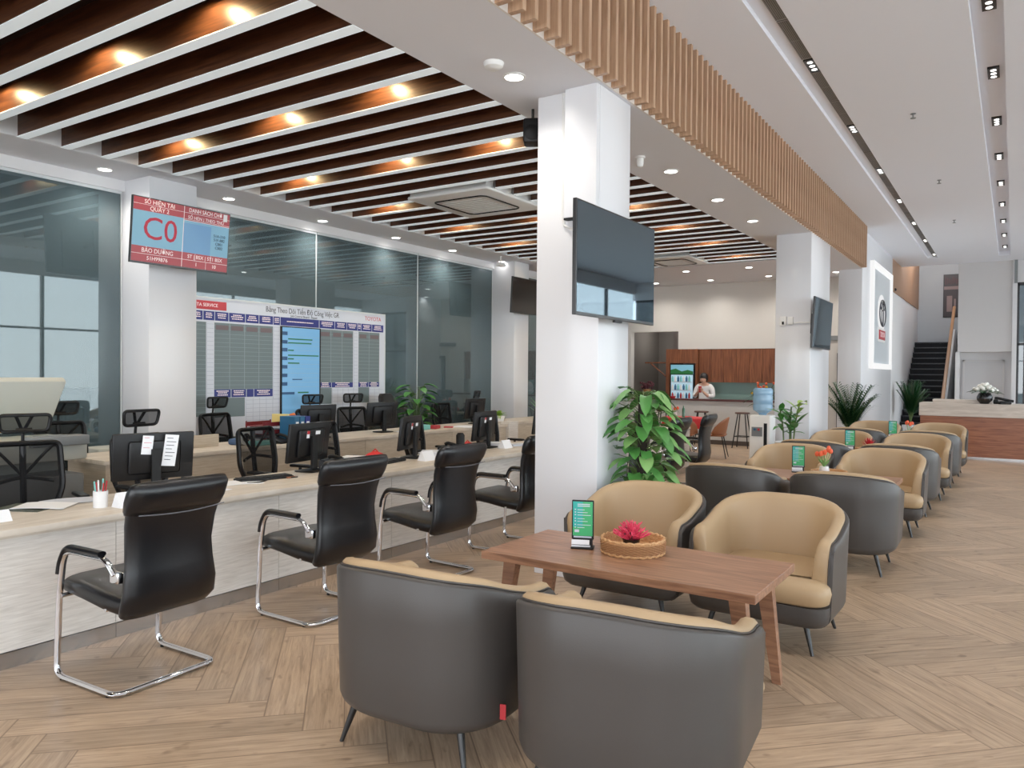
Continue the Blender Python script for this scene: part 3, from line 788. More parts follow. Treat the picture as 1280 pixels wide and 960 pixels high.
for i in range(34):
    a = i*2.4; el = .15+1.3*i/34; d = Vector((math.cos(a)*math.cos(el), math.sin(a)*math.cos(el), math.sin(el))); L = .13
    sd = d.cross(Vector((0, 0, 1))).normalized()*.014; p = Vector((0, 0, .05))
    b.add([p, p+d*L*.5-sd, p+d*L*.5+sd, p+d*L], [(0, 1, 3, 2)])
b.build('leaves', red_f, t)
tulips('orange-red flowers in a small vase on the farthest table', (-1.38, 13.65, TZ), orange_f, 6, .24)

# ------------------------------------------------------------------ visitor chairs (cantilever)
def fillet(pts, r, n=5, closed=False):
    pts = [Vector(p) for p in pts]; out = []
    N = len(pts)
    for i in range(N):
        if not closed and i in (0, N-1): out.append(pts[i]); continue
        p, a, c = pts[i], pts[i-1], pts[(i+1) % N]
        da, dc = (a-p), (c-p); ra = min(r, da.length*.45, dc.length*.45)
        s, e = p+da.normalized()*ra, p+dc.normalized()*ra
        for k in range(n+1):
            u = k/n; out.append(s*(1-u)**2+p*2*u*(1-u)+e*u*u)
    return out
def make_visitor(lb):
    t = thing('visitor_chair', lb, 'chair', group='black leather visitor chairs along the service counter')
    side = lambda s: [(s*.255, -.19, .585), (s*.262, -.13, .655), (s*.275, .21, .66), (s*.28, .25, .45), (s*.285, .27, .015), (s*.28, -.24, .015)]
    pts = side(1)+list(reversed(side(-1)))
    b = B(); b.tube(fillet(pts, .07, 5), .0145, 10, flat=(1.15, .9)); b.build('frame', chrome, t, smooth=True)
    b = B(); b.cyl((-.28, .235, .425), (.28, .235, .425), .012, None, 8); b.cyl((-.25, -.1, .40), (.25, -.1, .40), .012, None, 8); b.build('cross_bars', chrome, t, smooth=True)
    for s in (-1, 1):
        b = B(); b.tube(fillet([(s*.265, -.10, .678), (s*.276, .19, .682), (s*.281, .235, .60), (s*.283, .245, .54)], .05, 5), .021, 10, flat=(1.1, .75)); b.build('armrest_pad', black_l, t, smooth=True)
        b = B(); b.rbox(s*.245-.018, s*.245+.018, -.225, -.155, .545, .60, .008); b.build('arm_bracket', chrome, t, smooth=True)
        b = B(); b.cyl((s*.281, .22, 0), (s*.281, .22, .008), .014, None, 8); b.cyl((s*.279, -.18, 0), (s*.279, -.18, .008), .014, None, 8); b.build('foot_pad', black_p, t)
    # seat
    def srow(y, zc, th, w):
        n = 20; out = []
        for k in range(n):
            a = 2*PI*k/n; cx, cz = math.cos(a), math.sin(a)
            x = w*math.copysign(abs(cx)**.35, cx); z = zc+th*math.copysign(abs(cz)**.6, cz)
            out.append(Vector((x, y, z)))
        return out
    b = B(); b.loft([srow(.30, .465, .012, .22), srow(.295, .465, .035, .245), srow(.26, .468, .05, .255), srow(.1, .455, .052, .258), srow(-.08, .432, .055, .255), srow(-.2, .425, .055, .25), srow(-.25, .44, .03, .24)])
    b.build('seat', black_l, t, smooth=True, ang=60)
    # back: rows (y, z, halfwidth, thickness)
    rows = [(-.195, .375, .225, .012), (-.215, .385, .25, .03), (-.245, .42, .262, .036), (-.262, .50, .258, .034), (-.255, .60, .245, .032), (-.25, .70, .24, .032), (-.265, .82, .25, .034), (-.30, .93, .262, .036), (-.318, .975, .265, .038)]
    def brow(y, z, w, th, ty, tz):
        n = 22; out = []
        for k in range(n):
            a = 2*PI*k/n; cx, cz = math.cos(a), math.sin(a)
            x = w*math.copysign(abs(cx)**.3, cx); q = th*math.copysign(abs(cz)**.7, cz)
            bow = .02*(1-(x/w)**2)
            out.append(Vector((x, y-bow+q*ty, z+q*tz)))
        return out
    secs = []
    for i, (y, z, w, th) in enumerate(rows):
        a = rows[max(i-1, 0)]; c = rows[min(i+1, len(rows)-1)]; d = Vector((0, c[0]-a[0], c[1]-a[1])).normalized()
        secs.append(brow(y, z, w, th, d.z, -d.y))
    b = B(); b.loft(secs); b.build('backrest', black_l, t, smooth=True, ang=60)
    hr = [(-.272, .885, .262, .012), (-.285, .895, .27, .038), (-.305, .94, .275, .05), (-.325, .985, .275, .05), (-.345, 1.015, .272, .042), (-.36, 1.035, .25, .015)]
    secs = []
    for i, (y, z, w, th) in enumerate(hr):
        a = hr[max(i-1, 0)]; c = hr[min(i+1, len(hr)-1)]; d = Vector((0, c[0]-a[0], c[1]-a[1])).normalized()
        secs.append(brow(y, z, w, th, d.z, -d.y))
    b = B(); b.loft(secs); b.build('headrest_flap', black_l, t, smooth=True, ang=60)
    b = B(); b.tube([(-.24+.48*i/12, -.36+.03*abs(i-6)/6*0-.012*(1-((i-6)/6)**2), .888+.012*math.sin(PI*i/12)*-1) for i in range(13)], .003, 5); b.build('stitching', mat('stitch_grey', srgb(90, 92, 98), .5), t)
    return t
VC = [(2.31, .03, 'black leather cantilever visitor chair nearest the camera at the service counter'),
      (3.56, -.02, 'black leather cantilever visitor chair, second along the counter, behind the left front armchair'),
      (4.70, -.03, 'black leather cantilever visitor chair, third along the counter'),
      (5.88, .0, 'black leather cantilever visitor chair partly hidden by the near pillar'),
      (7.05, 0, 'black leather cantilever visitor chair fully behind the near pillar'),
      (8.15, 0, 'black leather cantilever visitor chair behind the pothos plant'),
      (9.30, -.05, 'black leather cantilever visitor chair just right of the pothos plant'),
      (10.35, .06, 'black leather cantilever visitor chair farthest along, in front of the red table')]
vc = make_visitor(VC[0][2]); vc.location = (-3.83, VC[0][0], 0); vc.rotation_euler = (0, 0, PI/2+VC[0][1])
for y, a, lb in VC[1:]: dup(vc, (-3.83, y, 0), PI/2+a, lb)
# ------------------------------------------------------------------ service counter and back desks
WZ = .74
b = B(); b.rbox(-5.12, -4.385, -1.2, 12.05, .703, .74, .004); b.box(-5.1, -4.40, -1.18, 12.03, .69, .703)
tag(b.build('counter_worktop', ash_top, smooth=True), 'long pale wood worktop running along the whole service counter', 'worktop')
first = None
for k in range(11):
    y0 = -1.085+1.2*(k-0); y1 = y0+1.2
    if y0 > 11: break
    if first is None:
        first = thing('counter_unit', '', 'counter', group='pale wood front units of the service counter')
        b = B(); b.box(-4.44, -4.42, .002, 1.198, .09, .69); b.box(-5.0, -4.44, .002, .02, 0, .69); b.build('front_panel', ash, first)
        b = B(); b.box(-4.445, -4.418, .001, 1.199, 0, .085); b.build('kick_plate', steel, first)
        first.location = (0, y0, 0)
        first['label'] = 'pale wood counter front panel with steel kick plate, in the row facing the visitor chairs'
    else: dup(first, (0, y0, 0))
b = B(); b.rbox(-7.62, -6.83, 3.78, 10.36, .72, .76, .004)
tag(b.build('desk_worktop', ash_top, smooth=True), 'pale wood worktop of the second row of desks in front of the planning board', 'worktop')
first = None
for y0, y1 in ((3.8, 5.33), (5.335, 7.12), (7.125, 8.91), (8.915, 10.34)):
    t = thing('desk_unit', 'beige front panel of the second desk row, %s' % {3.8: 'at its near left end', 5.335: 'below the maroon box', 7.125: 'behind the second monitor of the counter', 8.915: 'at its far end'}[y0], 'desk', (0, 0, 0), 0, 'beige front units of the second desk row')
    b = B(); b.box(-6.87, -6.85, y0, y1, .06, .72); b.box(-7.5, -6.87, y0, y0+.02, 0, .72); b.build('front_panel', beige_lam, t)
    b = B(); b.box(-6.88, -6.86, y0, y1, 0, .06); b.build('kick_plate', steel, t)
b = B(); b.box(-6.95, -6.80, 10.34, 10.62, 0, .80)
tag(b.build('desk_end_panel', ash, bevel=.004), 'pale wood block closing the far end of the second desk row', 'panel')

# ------------------------------------------------------------------ mesh task chairs
def make_task(lb, head=True):
    t = thing('office_chair', lb, 'office chair', group='black mesh office chairs behind the desks')
    b = B(); b.rbox(-.25, .25, -.22, .26, .44, .51, .05); b.build('seat', black_s, t, smooth=True)
    fr = fillet([(-.19, -.24, .56), (-.245, -.27, .72), (-.23, -.31, 1.04), (.23, -.31, 1.04), (.245, -.27, .72), (.19, -.24, .56)], .05, 4, True)
    b = B(); b.tube(fr, .024, 8, True, flat=(1.3, .8)); b.tube([(0, -.2, .46), (0, -.30, .62), (0, -.33, .85), (0, -.34, 1.06)], .022, 8)
    b.tube(fillet([(-.19, -.27, .76), (0, -.33, .80), (.19, -.27, .76)], .1), .014, 8); b.tube([(0, -.33, .80), (-.14, -.315, .97), (-.2, -.315, 1.03)], .012, 6); b.tube([(0, -.33, .80), (.14, -.315, .97), (.2, -.315, 1.03)], .012, 6)
    b.build('backrest_frame', black_p, t, smooth=True)
    b = B(); rows = []
    for i in range(7):
        u = i/6; z = .56+.48*u; w = .19+.05*min(1, u*2.5)-.012*u; y = -.24-.07*u+.02*math.sin(PI*u)
        rows.append([Vector((w*(k/4-1), y-.03*(1-(k/4-1)**2), z)) for k in range(9)])
    b.loft(rows, False, False); b.build('backrest_mesh', mesh_m, t, smooth=True)
    if head:
        hf = fillet([(-.15, -.27, 1.13), (-.165, -.25, 1.25), (.165, -.25, 1.25), (.15, -.27, 1.13)], .035, 4, True)
        b = B(); b.tube(hf, .013, 8, True, flat=(1, 1)); b.tube([(0, -.34, 1.04), (0, -.33, 1.12), (-.05, -.285, 1.24)], .012, 6); b.tube([(0, -.33, 1.12), (.05, -.285, 1.24)], .012, 6); b.tube([(-.05, -.29, 1.14), (.05, -.29, 1.14)], .016, 6)
        b.build('headrest_frame', black_p, t, smooth=True)
        b = B(); rows = [[Vector((.155*(k/4-1), (-.265+.02*u)-.02*(1-(k/4-1)**2), 1.13+.12*u)) for k in range(9)] for u in (0, .5, 1)]
        b.loft(rows, False, False); b.build('headrest_mesh', mesh_m, t, smooth=True)
    for s in (-1, 1):
        b = B(); b.tube([(s*.24, 0, .46), (s*.29, 0, .48), (s*.30, -.02, .66)], .016, 8); b.rbox(s*.30-.035, s*.30+.035, -.13, .13, .66, .69, .02); b.build('armrest', black_p, t, smooth=True)
    b = B(); b.cyl((0, 0, .44), (0, 0, .1), .03, .025); b.build('gas_lift', chrome, t, smooth=True)
    for k in range(5):
        a = 2*PI*k/5+.3; d = Vector((math.cos(a), math.sin(a), 0))
        b = B(); b.tube([(0, 0, .11), d*.29+Vector((0, 0, .07))], [.028, .018], 8); b.build('base_arm', black_p, t, smooth=True)
        b = B(); c = d*.29+Vector((0, 0, .03)); q = d.cross(Vector((0, 0, 1))); b.cyl(c-q*.022, c+q*.022, .03, None, 14); b.build('caster', black_s, t, smooth=True)
    return t
TC = [((-5.72, 2.66), -PI/2-.25, 'black mesh office chair with tilted headrest nearest the camera behind the counter, leftmost'),
      ((-5.72, 3.64), -PI/2+.1, 'black mesh office chair with headrest behind the monitor bearing two white papers'),
      ((-7.78, 3.98), -PI/2-.1, 'black mesh office chair with headrest in front of the tinted glass, beside the copier'),
      ((-8.0, 6.02), -PI/2+.15, 'black mesh office chair with headrest beside the maroon box at the planning board'),
      ((-8.05, 7.52), -PI/2-.2, 'black mesh office chair with headrest in front of the blue chart screen'),
      ((-8.05, 8.30), -PI/2-.25, 'black mesh office chair with headrest before the right end of the planning board'),
      ((-8.0, 11.55), -PI/2+.3, 'black mesh office chair with headrest in front of the far glass-wall pillar')]
tc = make_task(TC[0][2]); place(tc, (*TC[0][0], 0), TC[0][1])
for p, a, lb in TC[1:]: dup(tc, (*p, 0), a, lb)
TC2 = [((-5.65, 4.78), -PI/2+.2, 'low-backed black mesh office chair behind the second monitor of the counter'),
       ((-5.75, 5.72), -PI/2+.25, 'low-backed black mesh office chair left of the third monitor on the counter'),
       ((-5.75, 7.15), -PI/2+.25, 'low-backed black mesh office chair left of the fourth monitor on the counter'),
       ((-5.7, 8.55), -PI/2, 'low-backed black mesh office chair at the far end of the counter beside the near pillar'),
       ((-8.05, 10.55), -PI/2, 'low-backed black mesh office chair left of the lime plant in the far office corner')]
tc2 = make_task(TC2[0][2], False); place(tc2, (*TC2[0][0], 0), TC2[0][1])
for p, a, lb in TC2[1:]: dup(tc2, (*p, 0), a, lb)
# executive chair
t = thing('executive_chair', 'tall black high-backed executive chair between the board plant and the second desks', 'office chair', (-7.9, 9.1, 0), -PI/2+.25)
b = B(); b.rbox(-.27, .27, -.24, .27, .43, .53, .06); b.build('seat', black_s, t, smooth=True)
secs = []
for y, z, w, th in ((-.22, .5, .25, .04), (-.27, .6, .27, .05), (-.28, .8, .27, .045), (-.32, 1.05, .24, .045), (-.35, 1.2, .2, .045), (-.36, 1.25, .17, .02)):
    secs.append([Vector((w*math.copysign(abs(math.cos(a))**.35, math.cos(a)), y+th*math.copysign(abs(math.sin(a))**.6, math.sin(a)), z)) for a in [2*PI*k/20 for k in range(20)]])
b = B(); b.loft(secs); b.build('backrest', black_l, t, smooth=True)
for s in (-1, 1):
    b = B(); b.tube(fillet([(s*.26, .1, .48), (s*.32, .12, .68), (s*.32, -.15, .68), (s*.27, -.24, .6)], .05), .02, 8); b.build('armrest', black_p, t, smooth=True)
b = B(); b.cyl((0, 0, .43), (0, 0, .08), .035)
for k in range(5): a = 2*PI*k/5; b.tube([(0, 0, .1), (.3*math.cos(a), .3*math.sin(a), .03)], [.03, .02], 8)
b.build('base', black_p, t, smooth=True)

# ------------------------------------------------------------------ monitors
def make_monitor(lb, sticker=True):
    t = thing('computer_monitor', lb, 'monitor', group='black computer monitors seen from behind')
    T = Matrix.Translation((0, 0, .25)) @ Matrix.Rotation(.12, 4, 'X') @ Matrix.Translation((0, 0, -.25))
    b = B(); b.rbox(-.265, .265, -.012, .018, .085, .41, .008, T); b.rbox(-.17, .17, -.038, -.01, .13, .36, .02, T); b.build('housing', black_p, t, smooth=True)
    b = B(); b.box(-.25, .25, .0185, .0195, .1, .4, T); b.build('screen', scr_black, t)
    b = B(); b.box(-.03, .03, -.07, -.04, .02, .30); b.build('stand_neck', black_s, t, bevel=.004)
    b = B(); b.rbox(-.12, .12, -.13, .07, 0, .016, .03); b.build('stand_base', black_s, t, smooth=True)
    if sticker:
        b = B(); b.box(-.085, -.05, -.0405, -.039, .29, .35, T); b.box(.03, .09, -.0405, -.039, .315, .345, T); b.build('sticker', paper, t)
        b = B(); b.box(-.085, -.05, -.0415, -.0405, .322, .35, T); b.build('red_sticker', red_m, t)
    return t
MN = [((-4.98, 4.50), PI/2+.17, 'black monitor seen from behind, second along the counter, with a red and white sticker'),
      ((-4.98, 5.80), PI/2+.35, 'black monitor seen from behind, third along the counter, with the red bag at its left'),
      ((-5.0, 7.1), PI/2+.15, 'black monitor seen from behind, fourth along the counter, behind the third visitor chair'),
      ((-5.0, 8.35), PI/2+.2, 'black monitor seen from behind, farthest on the counter beside the near pillar')]
mn = make_monitor(MN[0][2]); place(mn, (*MN[0][0], WZ), MN[0][1])
for p, a, lb in MN[1:]: dup(mn, (*p, WZ), a, lb)
dup(mn, (-5.0, 9.7, WZ), PI/2, 'black monitor on the counter behind the pothos plant')
m2 = make_monitor('black monitor at the left of the second desk row, before the blue chart', False); place(m2, (-7.25, 6.7, .76), PI/2-.1)
for p, a, lb in (((-7.25, 7.85), PI/2-.1, 'black monitor on the second desk row, right of the planning board chart'), ((-7.3, 10.1), PI/2, 'black monitor on the second desk row below the plain tinted glass'), ((-7.3, 12.3), PI/2, 'black monitor on the far desk in front of the far glass-wall pillar')):
    dup(m2, (*p, .76), a, lb)
# first monitor with the two papers
m1 = make_monitor('large black monitor nearest the camera with two white papers taped on its back', False); place(m1, (-4.98, 3.1, WZ), PI/2-.28)
T1 = Matrix.Translation((-4.98, 3.1, WZ)) @ Matrix.Rotation(PI/2-.28, 4, 'Z') @ Matrix.Translation((0, 0, .25)) @ Matrix.Rotation(.12, 4, 'X') @ Matrix.Translation((0, 0, -.25))
def taped(name, lb, x0, x1, z0, z1, tilt, lines, red):
    M = T1 @ Matrix.Translation(((x0+x1)/2, -.043, (z0+z1)/2)) @ Matrix.Rotation(tilt, 4, 'Y')
    w, h = (x1-x0)/2, (z1-z0)/2
    b = B(); b.box(-w, w, -.001, .001, -h, h, M); o = b.build(name, paper); tag(o, lb, 'paper')
    b = B()
    for i in range(lines):
        z = h*.8-i*h*1.6/lines; b.box(-w*.7, w*(.2+.5*((i*5) % 3)/2), -.002, -.001, z-h*.04, z, M)
    b.build('print', mat('print_red', srgb(200, 40, 70), .6) if red else txt_dark, o)
    return M, w, h
taped('taped_card', 'white card with red print taped to the back of the nearest monitor, left one', -.09, -.02, .27, .40, .08, 3, True)
taped('taped_sheet', 'long white printed sheet taped to the back of the nearest monitor, right one', .05, .14, .18, .40, .1, 7, False)

# ------------------------------------------------------------------ small things on the counter
def sheet(name, lb, x, y, z, rz, w, h, m=paper, t=.003, grp=None, cat='paper', tilt=0):
    b = B(); n = 6; secs = []
    for i in range(n+1):
        u = i/n; xx = -w/2+w*u; zz = .004*math.sin(PI*u*1.3)
        secs.append([Vector((xx, -h/2, zz)), Vector((xx, h/2, zz+.002)), Vector((xx, h/2, zz+t+.002)), Vector((xx, -h/2, zz+t))])
    b.loft(secs); o = b.build(name, m); place(o, (x, y, z), rz); return tag(o, lb, cat, grp)
sheet('clipboard', 'dark green clipboard lying at the left of the counter under loose papers', -4.98, 2.28, WZ, .5, .30, .22, mat('dark_green', srgb(42, 50, 34), .5), .006, None, 'clipboard')
sheet('paper_sheet', 'loose white sheet on the counter beside the green clipboard', -4.93, 2.36, WZ+.009, .7, .30, .21, paper)
sheet('paper_sheet', 'loose white sheet on the counter left of the pen cup', -5.0, 2.55, WZ+.004, 1.4, .30, .21, paper2)
sheet('paper_sheet', 'loose white sheet half behind the nearest visitor chair', -4.75, 3.35, WZ, .2, .29, .2, paper)
sheet('paper_sheet', 'loose white sheet in front of the keyboard on the counter', -4.84, 3.72, WZ, 1.2, .29, .2, paper)
sheet('paper_sheet', 'white sheet at the left of the red bag on the counter', -4.9, 5.12, WZ, .4, .3, .21, paper)
sheet('folder', 'pale teal folder on the counter behind the second visitor chair', -4.80, 4.98, WZ+.006, .2, .26, .32, teal_f, .008, None, 'folder')
sheet('folder', 'red and white folder next to the teal folder on the counter', -4.95, 4.9, WZ+.001, .9, .2, .3, mat('red_paper', srgb(200, 60, 66), .6), .005, None, 'folder')
sheet('paper_sheet', 'white sheets on the counter behind the third visitor chair', -4.9, 6.1, WZ, .4, .3, .21, paper)
sheet('paper_sheet', 'grey paper roll lying on the counter beside the near pillar', -4.75, 7.55, WZ, .9, .3, .12, paper2, .02)
def card_stand(lb, x, y, rz, w=.16, h=.09):
    b = B(); b.prism([(-.05, 0), (.05, 0), (.004, h), (-.004, h)], -w/2, w/2, Matrix.Rotation(PI/2, 4, 'X') @ Matrix.Identity(4))
    o = b.build('card_holder', paper); place(o, (x, y, WZ), rz+PI)
    b = B(); b.box(-.044, -.04, -w*.3, w*.1, .03, .036, Matrix.Rotation(0, 4, 'Z')); 
    return tag(o, lb, 'card holder', 'white folded name cards on the counter')
card_stand('white folded name card at the extreme left end of the counter', -4.68, 1.98, 0, .14, .06)
card_stand('white folded name card with blue print just right of the pen cup', -4.57, 2.68, 0)
card_stand('white folded name card in front of the second monitor', -4.70, 4.56, 0)
card_stand('white folded name card in front of the third monitor', -4.70, 5.72, 0)
card_stand('white folded name card in front of the fourth monitor', -4.78, 7.2, 0)
# pen cup
t = thing('pen_cup', 'white pen cup on the counter beside the blue-printed name card, near the first visitor chair', 'pen cup', (-4.67, 2.56, WZ))
b = B(); b.lathe([(.0005, .004), (.04, 0), (.042, .1), (.037, .1), (.035, .01), (.0005, .008)], 22); b.build('cup_body', pot_w, t, smooth=True)
for i, (a, m) in enumerate(((0, red_m), (1.2, red_m), (2.2, teal_f), (3.4, red_m), (4.4, teal_f), (5.4, plast_w))):
    d = Vector((math.cos(a)*.02, math.sin(a)*.02, .02)); e = Vector((math.cos(a)*.034, math.sin(a)*.034, .15+.01*(i % 3)))
    b = B(); b.cyl(d, e, .005, None, 8); o = b.build('pen', m, smooth=True); place(o, (-4.67, 2.56, WZ))
    tag(o, '%s pen standing in the white pen cup' % ('red', 'red', 'teal', 'red', 'teal', 'white')[i], 'pen', 'pens in the white cup')
# keyboards
def keyboard(lb, x, y, rz, z=WZ):
    t = thing('keyboard', lb, 'keyboard', (x, y, z), rz, 'keyboards on the counter')
    b = B(); b.rbox(-.22, .22, -.07, .07, 0, .02, .01); b.build('case', black_p, t, smooth=True)
    b = B()
    for r in range(5):
        for c in range(14): b.box(-.21+c*.03, -.21+c*.03+.026, -.06+r*.024, -.06+r*.024+.02, .02, .026)
    b.build('keys', black_s, t); return t
kb = keyboard('black keyboard at an angle between the first and second monitors', -4.87, 3.95, 1.35)
dup(kb, (-4.86, 5.35, WZ), 1.75, 'black keyboard left of the third monitor near the red bag')
dup(kb, (-5.0, 6.62, WZ), 1.6, 'black keyboard left of the fourth monitor')
b = B(); pts = [(-4.78+.04*math.sin(k*.9), 3.72+.05*k, WZ+.006) for k in range(10)]; b.tube(pts, .005, 6)
tag(b.build('cable', black_p, smooth=True), 'black cable snaking over the counter to the keyboard', 'cable')
# paper stacks
def stack(lb, x, y, z, n, w=.3, h=.21, rz=0, m=paper, cat='papers'):
    b = B(); random.seed(int(x*100+y*10))
    for i in range(n):
        M = Matrix.Rotation(random.uniform(-.15, .15), 4, 'Z') @ Matrix.Translation((random.uniform(-.01, .01), 0, 0)); b.box(-w/2, w/2, -h/2, h/2, i*.012, i*.012+.01, M)
    o = b.build('paper_stack', m); place(o, (x, y, z), rz); return tag(o, lb, cat)
stack('uneven stack of white papers behind the second monitor', -5.0, 5.08, WZ, 6, .26, .2, .3)
stack('stack of white papers beside the third monitor', -4.85, 6.02, WZ, 5, .26, .2, .5)
stack('stack of white papers near the fourth monitor', -4.95, 7.32, WZ, 4, .2, .18, .5)
# telephones (black)
def phone(lb, x, y, z, rz):
    t = thing('telephone', lb, 'telephone', (x, y, z), rz, 'black desk telephones')
    b = B(); b.prism([(-.1, 0), (.1, 0), (.1, .02), (-.06, .07), (-.1, .07)], -.09, .09, Matrix.Rotation(PI/2, 4, 'X')); b.build('base', black_p, t, bevel=.004)
    b = B(); b.tube(fillet([(-.07, .06, .08), (-.04, .06, .095), (.05, .06, .075), (.08, .06, .05)], .03), .018, 8); b.build('handset', black_s, t, smooth=True)
    b = B()
    for i in range(3):
        for j in range(4): b.box(-.02+i*.025, -.003+i*.025, -.07+j*.025, -.053+j*.025, .045-i*.007, .052-i*.007)
    b.build('keypad', plast_g, t); return t
ph = phone('black desk telephone beside the second monitor behind the second visitor chair', -5.0, 4.80, WZ, .4)
dup(ph, (-4.97, 6.42, WZ), .3, 'black desk telephone between the third and fourth monitors')
dup(ph, (-7.02, 5.90, .76), .2, 'black desk telephone beside the blue binder on the second desk row')
# red bag and red things
def red_bag(lb, x, y, s):
    t = thing('red_bag', lb, 'bag', (x, y, WZ), .4)
    b = B(); random.seed(4); secs = []
    for z, w, d in ((0, .8, .7), (.1, 1, 1), (.5, .95, .9), (.8, .6, .6), (1.0, .2, .15)):
        secs.append([Vector((s*w*math.cos(a)*(1+.12*math.sin(a*5+z*7)), s*.7*d*math.sin(a)*(1+.1*math.sin(a*4+z*9)), z*s*.9)) for a in [2*PI*k/20 for k in range(20)]])
    b.loft(secs); b.build('pouch', redcloth, t, smooth=True)
    b = B(); b.tube([(-.3*s, 0, .8*s), (0, 0, 1.1*s), (.3*s, 0, .8*s)], .006, 6); b.build('strap', redcloth, t, smooth=True)
red_bag('crumpled red bag on the counter left of the third monitor', -5.0, 5.33, .11)
red_bag('small red pouch beside the fourth monitor and the black cylinder', -5.1, 6.92, .08)
b = B(); b.lathe([(.0005, 0), (.045, 0), (.048, .16), (.03, .185), (.0005, .187)], 20); o = b.build('black_flask', black_s, smooth=True); place(o, (-5.05, 6.72, WZ)); tag(o, 'black cylindrical flask on the counter left of the fourth monitor', 'flask')
b = B(); b.box(-.03, .03, -.04, .04, 0, .012); o = b.build('stamp_pad', brown_l, bevel=.003); place(o, (-4.78, 4.12, WZ)); tag(o, 'small brown pad on the counter in front of the second monitor', 'stamp pad')

# ------------------------------------------------------------------ second desk row things
DZ = .76
b = B(); b.box(-.02, .02, -.26, .26, 0, .13); b.box(-.16, .02, -.26, -.24, 0, .13); o = b.build('desk_screen', beige_lam, bevel=.003); place(o, (-7.28, 5.02, DZ)); tag(o, 'low beige privacy screen at the near end of the second desk row', 'desk screen')
t = thing('letter_tray', 'maroon letter tray heaped with papers on the second desk row under the planning board', 'letter tray', (-7.35, 6.0, DZ), .1)
b = B()
for z in (0, .09, .18):
    b.box(-.14, .14, -.2, .2, z, z+.008); b.box(-.14, -.132, -.2, .2, z, z+.05); b.box(.132, .14, -.2, .2, z, z+.05)
for x in (-.136, .136):
    for y in (-.19, .19): b.box(x-.006, x+.006, y-.006, y+.006, 0, .24)
b.build('tray_body', maroon, t)
b = B(); b.box(-.12, .12, -.18, .18, .01, .04); b.box(-.11, .12, -.18, .17, .1, .14); b.build('papers', paper2, t)
b = B(); b.box(-.1, .1, -.02, .02, 0, .12); o = b.build('yellow_folder', yellow_m); place(o, (-7.35, 6.2, DZ+.19), .5); tag(o, 'yellow folder standing in the maroon letter tray', 'folder')
b = B(); b.tube([(-.06, 0, .0), (-.05, .02, .08), (.02, .04, .1), (.06, .05, .06)], [.02, .03, .03, .01], 8); o = b.build('orange_cloth', orange_m, smooth=True); place(o, (-7.35, 6.34, DZ+.19)); tag(o, 'orange crumpled cloth on top of the maroon letter tray', 'cloth')
for i, (y, m, nm) in enumerate(((6.06, blue_m, 'blue'), (6.14, blue_m, 'blue'), (6.22, navy, 'navy blue'))):
    t = thing('lever_binder', '%s lever binder standing on the second desk row, %s' % (nm, ('nearest the telephone', 'between two other binders', 'rightmost of three')[i]), 'binder', (-7.02, y, DZ))
    b = B(); b.box(-.14, .12, -.035, .035, 0, .30); b.build('cover', m, t, bevel=.004)
    b = B(); b.box(.12, .1215, -.02, .02, .12, .24); b.build('spine_label', paper, t)
t = thing('tape_roll', 'white and black roll of tape standing on the second desk row beside the beige screen', 'tape roll', (-7.1, 5.50, DZ+.085), PI/2)
b = B(); b.lathe([(.05, -.02), (.085, -.02), (.085, .02), (.05, .02)], 24, (0, 0, 0), Matrix.Rotation(PI/2, 4, 'X'), True); b.build('roll', plast_w, t, smooth=True)
b = B(); b.lathe([(.02, -.021), (.05, -.021), (.05, .021), (.02, .021)], 20, (0, 0, 0), Matrix.Rotation(PI/2, 4, 'X'), True); b.build('core', black_s, t, smooth=True)
b = B(); b.rbox(-.07, .07, -.13, .13, 0, .05, .01); o = b.build('teal_box', teal_f, smooth=True); place(o, (-6.98, 5.62, DZ)); tag(o, 'pale teal box at the edge of the second desk row below the tape roll', 'box')
b = B(); b.rbox(-.08, .08, -.14, .14, 0, .07, .03); o = b.build('blue_cloth', mat('blue_cloth', srgb(60, 84, 120), .8), smooth=True); place(o, (-7.25, 5.55, DZ), .4); tag(o, 'folded blue cloth beside the tape roll on the second desk row', 'cloth')
b = B(); b.lathe([(.0005, 0), (.03, 0), (.034, .09), (.0005, .085)], 16); o = b.build('paper_cup', paper, smooth=True); place(o, (-6.96, 6.34, DZ)); tag(o, 'white paper cup right of the binders on the second desk row', 'cup')
for i, (y, m, lb) in enumerate(((8.55, teal_f, 'teal box in the clutter near the leafy board plant'), (8.8, red_m, 'red box in the clutter near the leafy board plant'), (9.15, red_m, 'flat red folder in front of the executive chair'))):
    b = B(); b.rbox(-.07, .07, -.09, .09, 0, (.07, .05, .015)[i], .008); o = b.build('small_box', m, smooth=True); place(o, (-7.1, y, DZ), .3*i); tag(o, lb, 'box')
sheet('paper_sheet', 'white papers on the second desk row in front of the executive chair', -7.0, 9.4, DZ, .4, .3, .4, paper)
sheet('paper_sheet', 'white papers on the second desk row below the planning board', -7.0, 8.1, DZ, 1.2, .3, .3, paper)
# far desk holding a monitor and a plant
t = thing('far_desk', 'pale desk in the far office corner carrying a monitor and a small lime plant', 'desk', (0, 0, 0))
b = B(); b.box(-7.7, -7.0, 10.75, 13.1, .72, .76); b.build('desk_top', ash_top, t)
b = B(); b.box(-7.05, -7.02, 10.75, 13.1, .05, .72); b.box(-7.68, -7.05, 10.75, 10.78, 0, .72); b.build('front_panel', beige_lam, t)

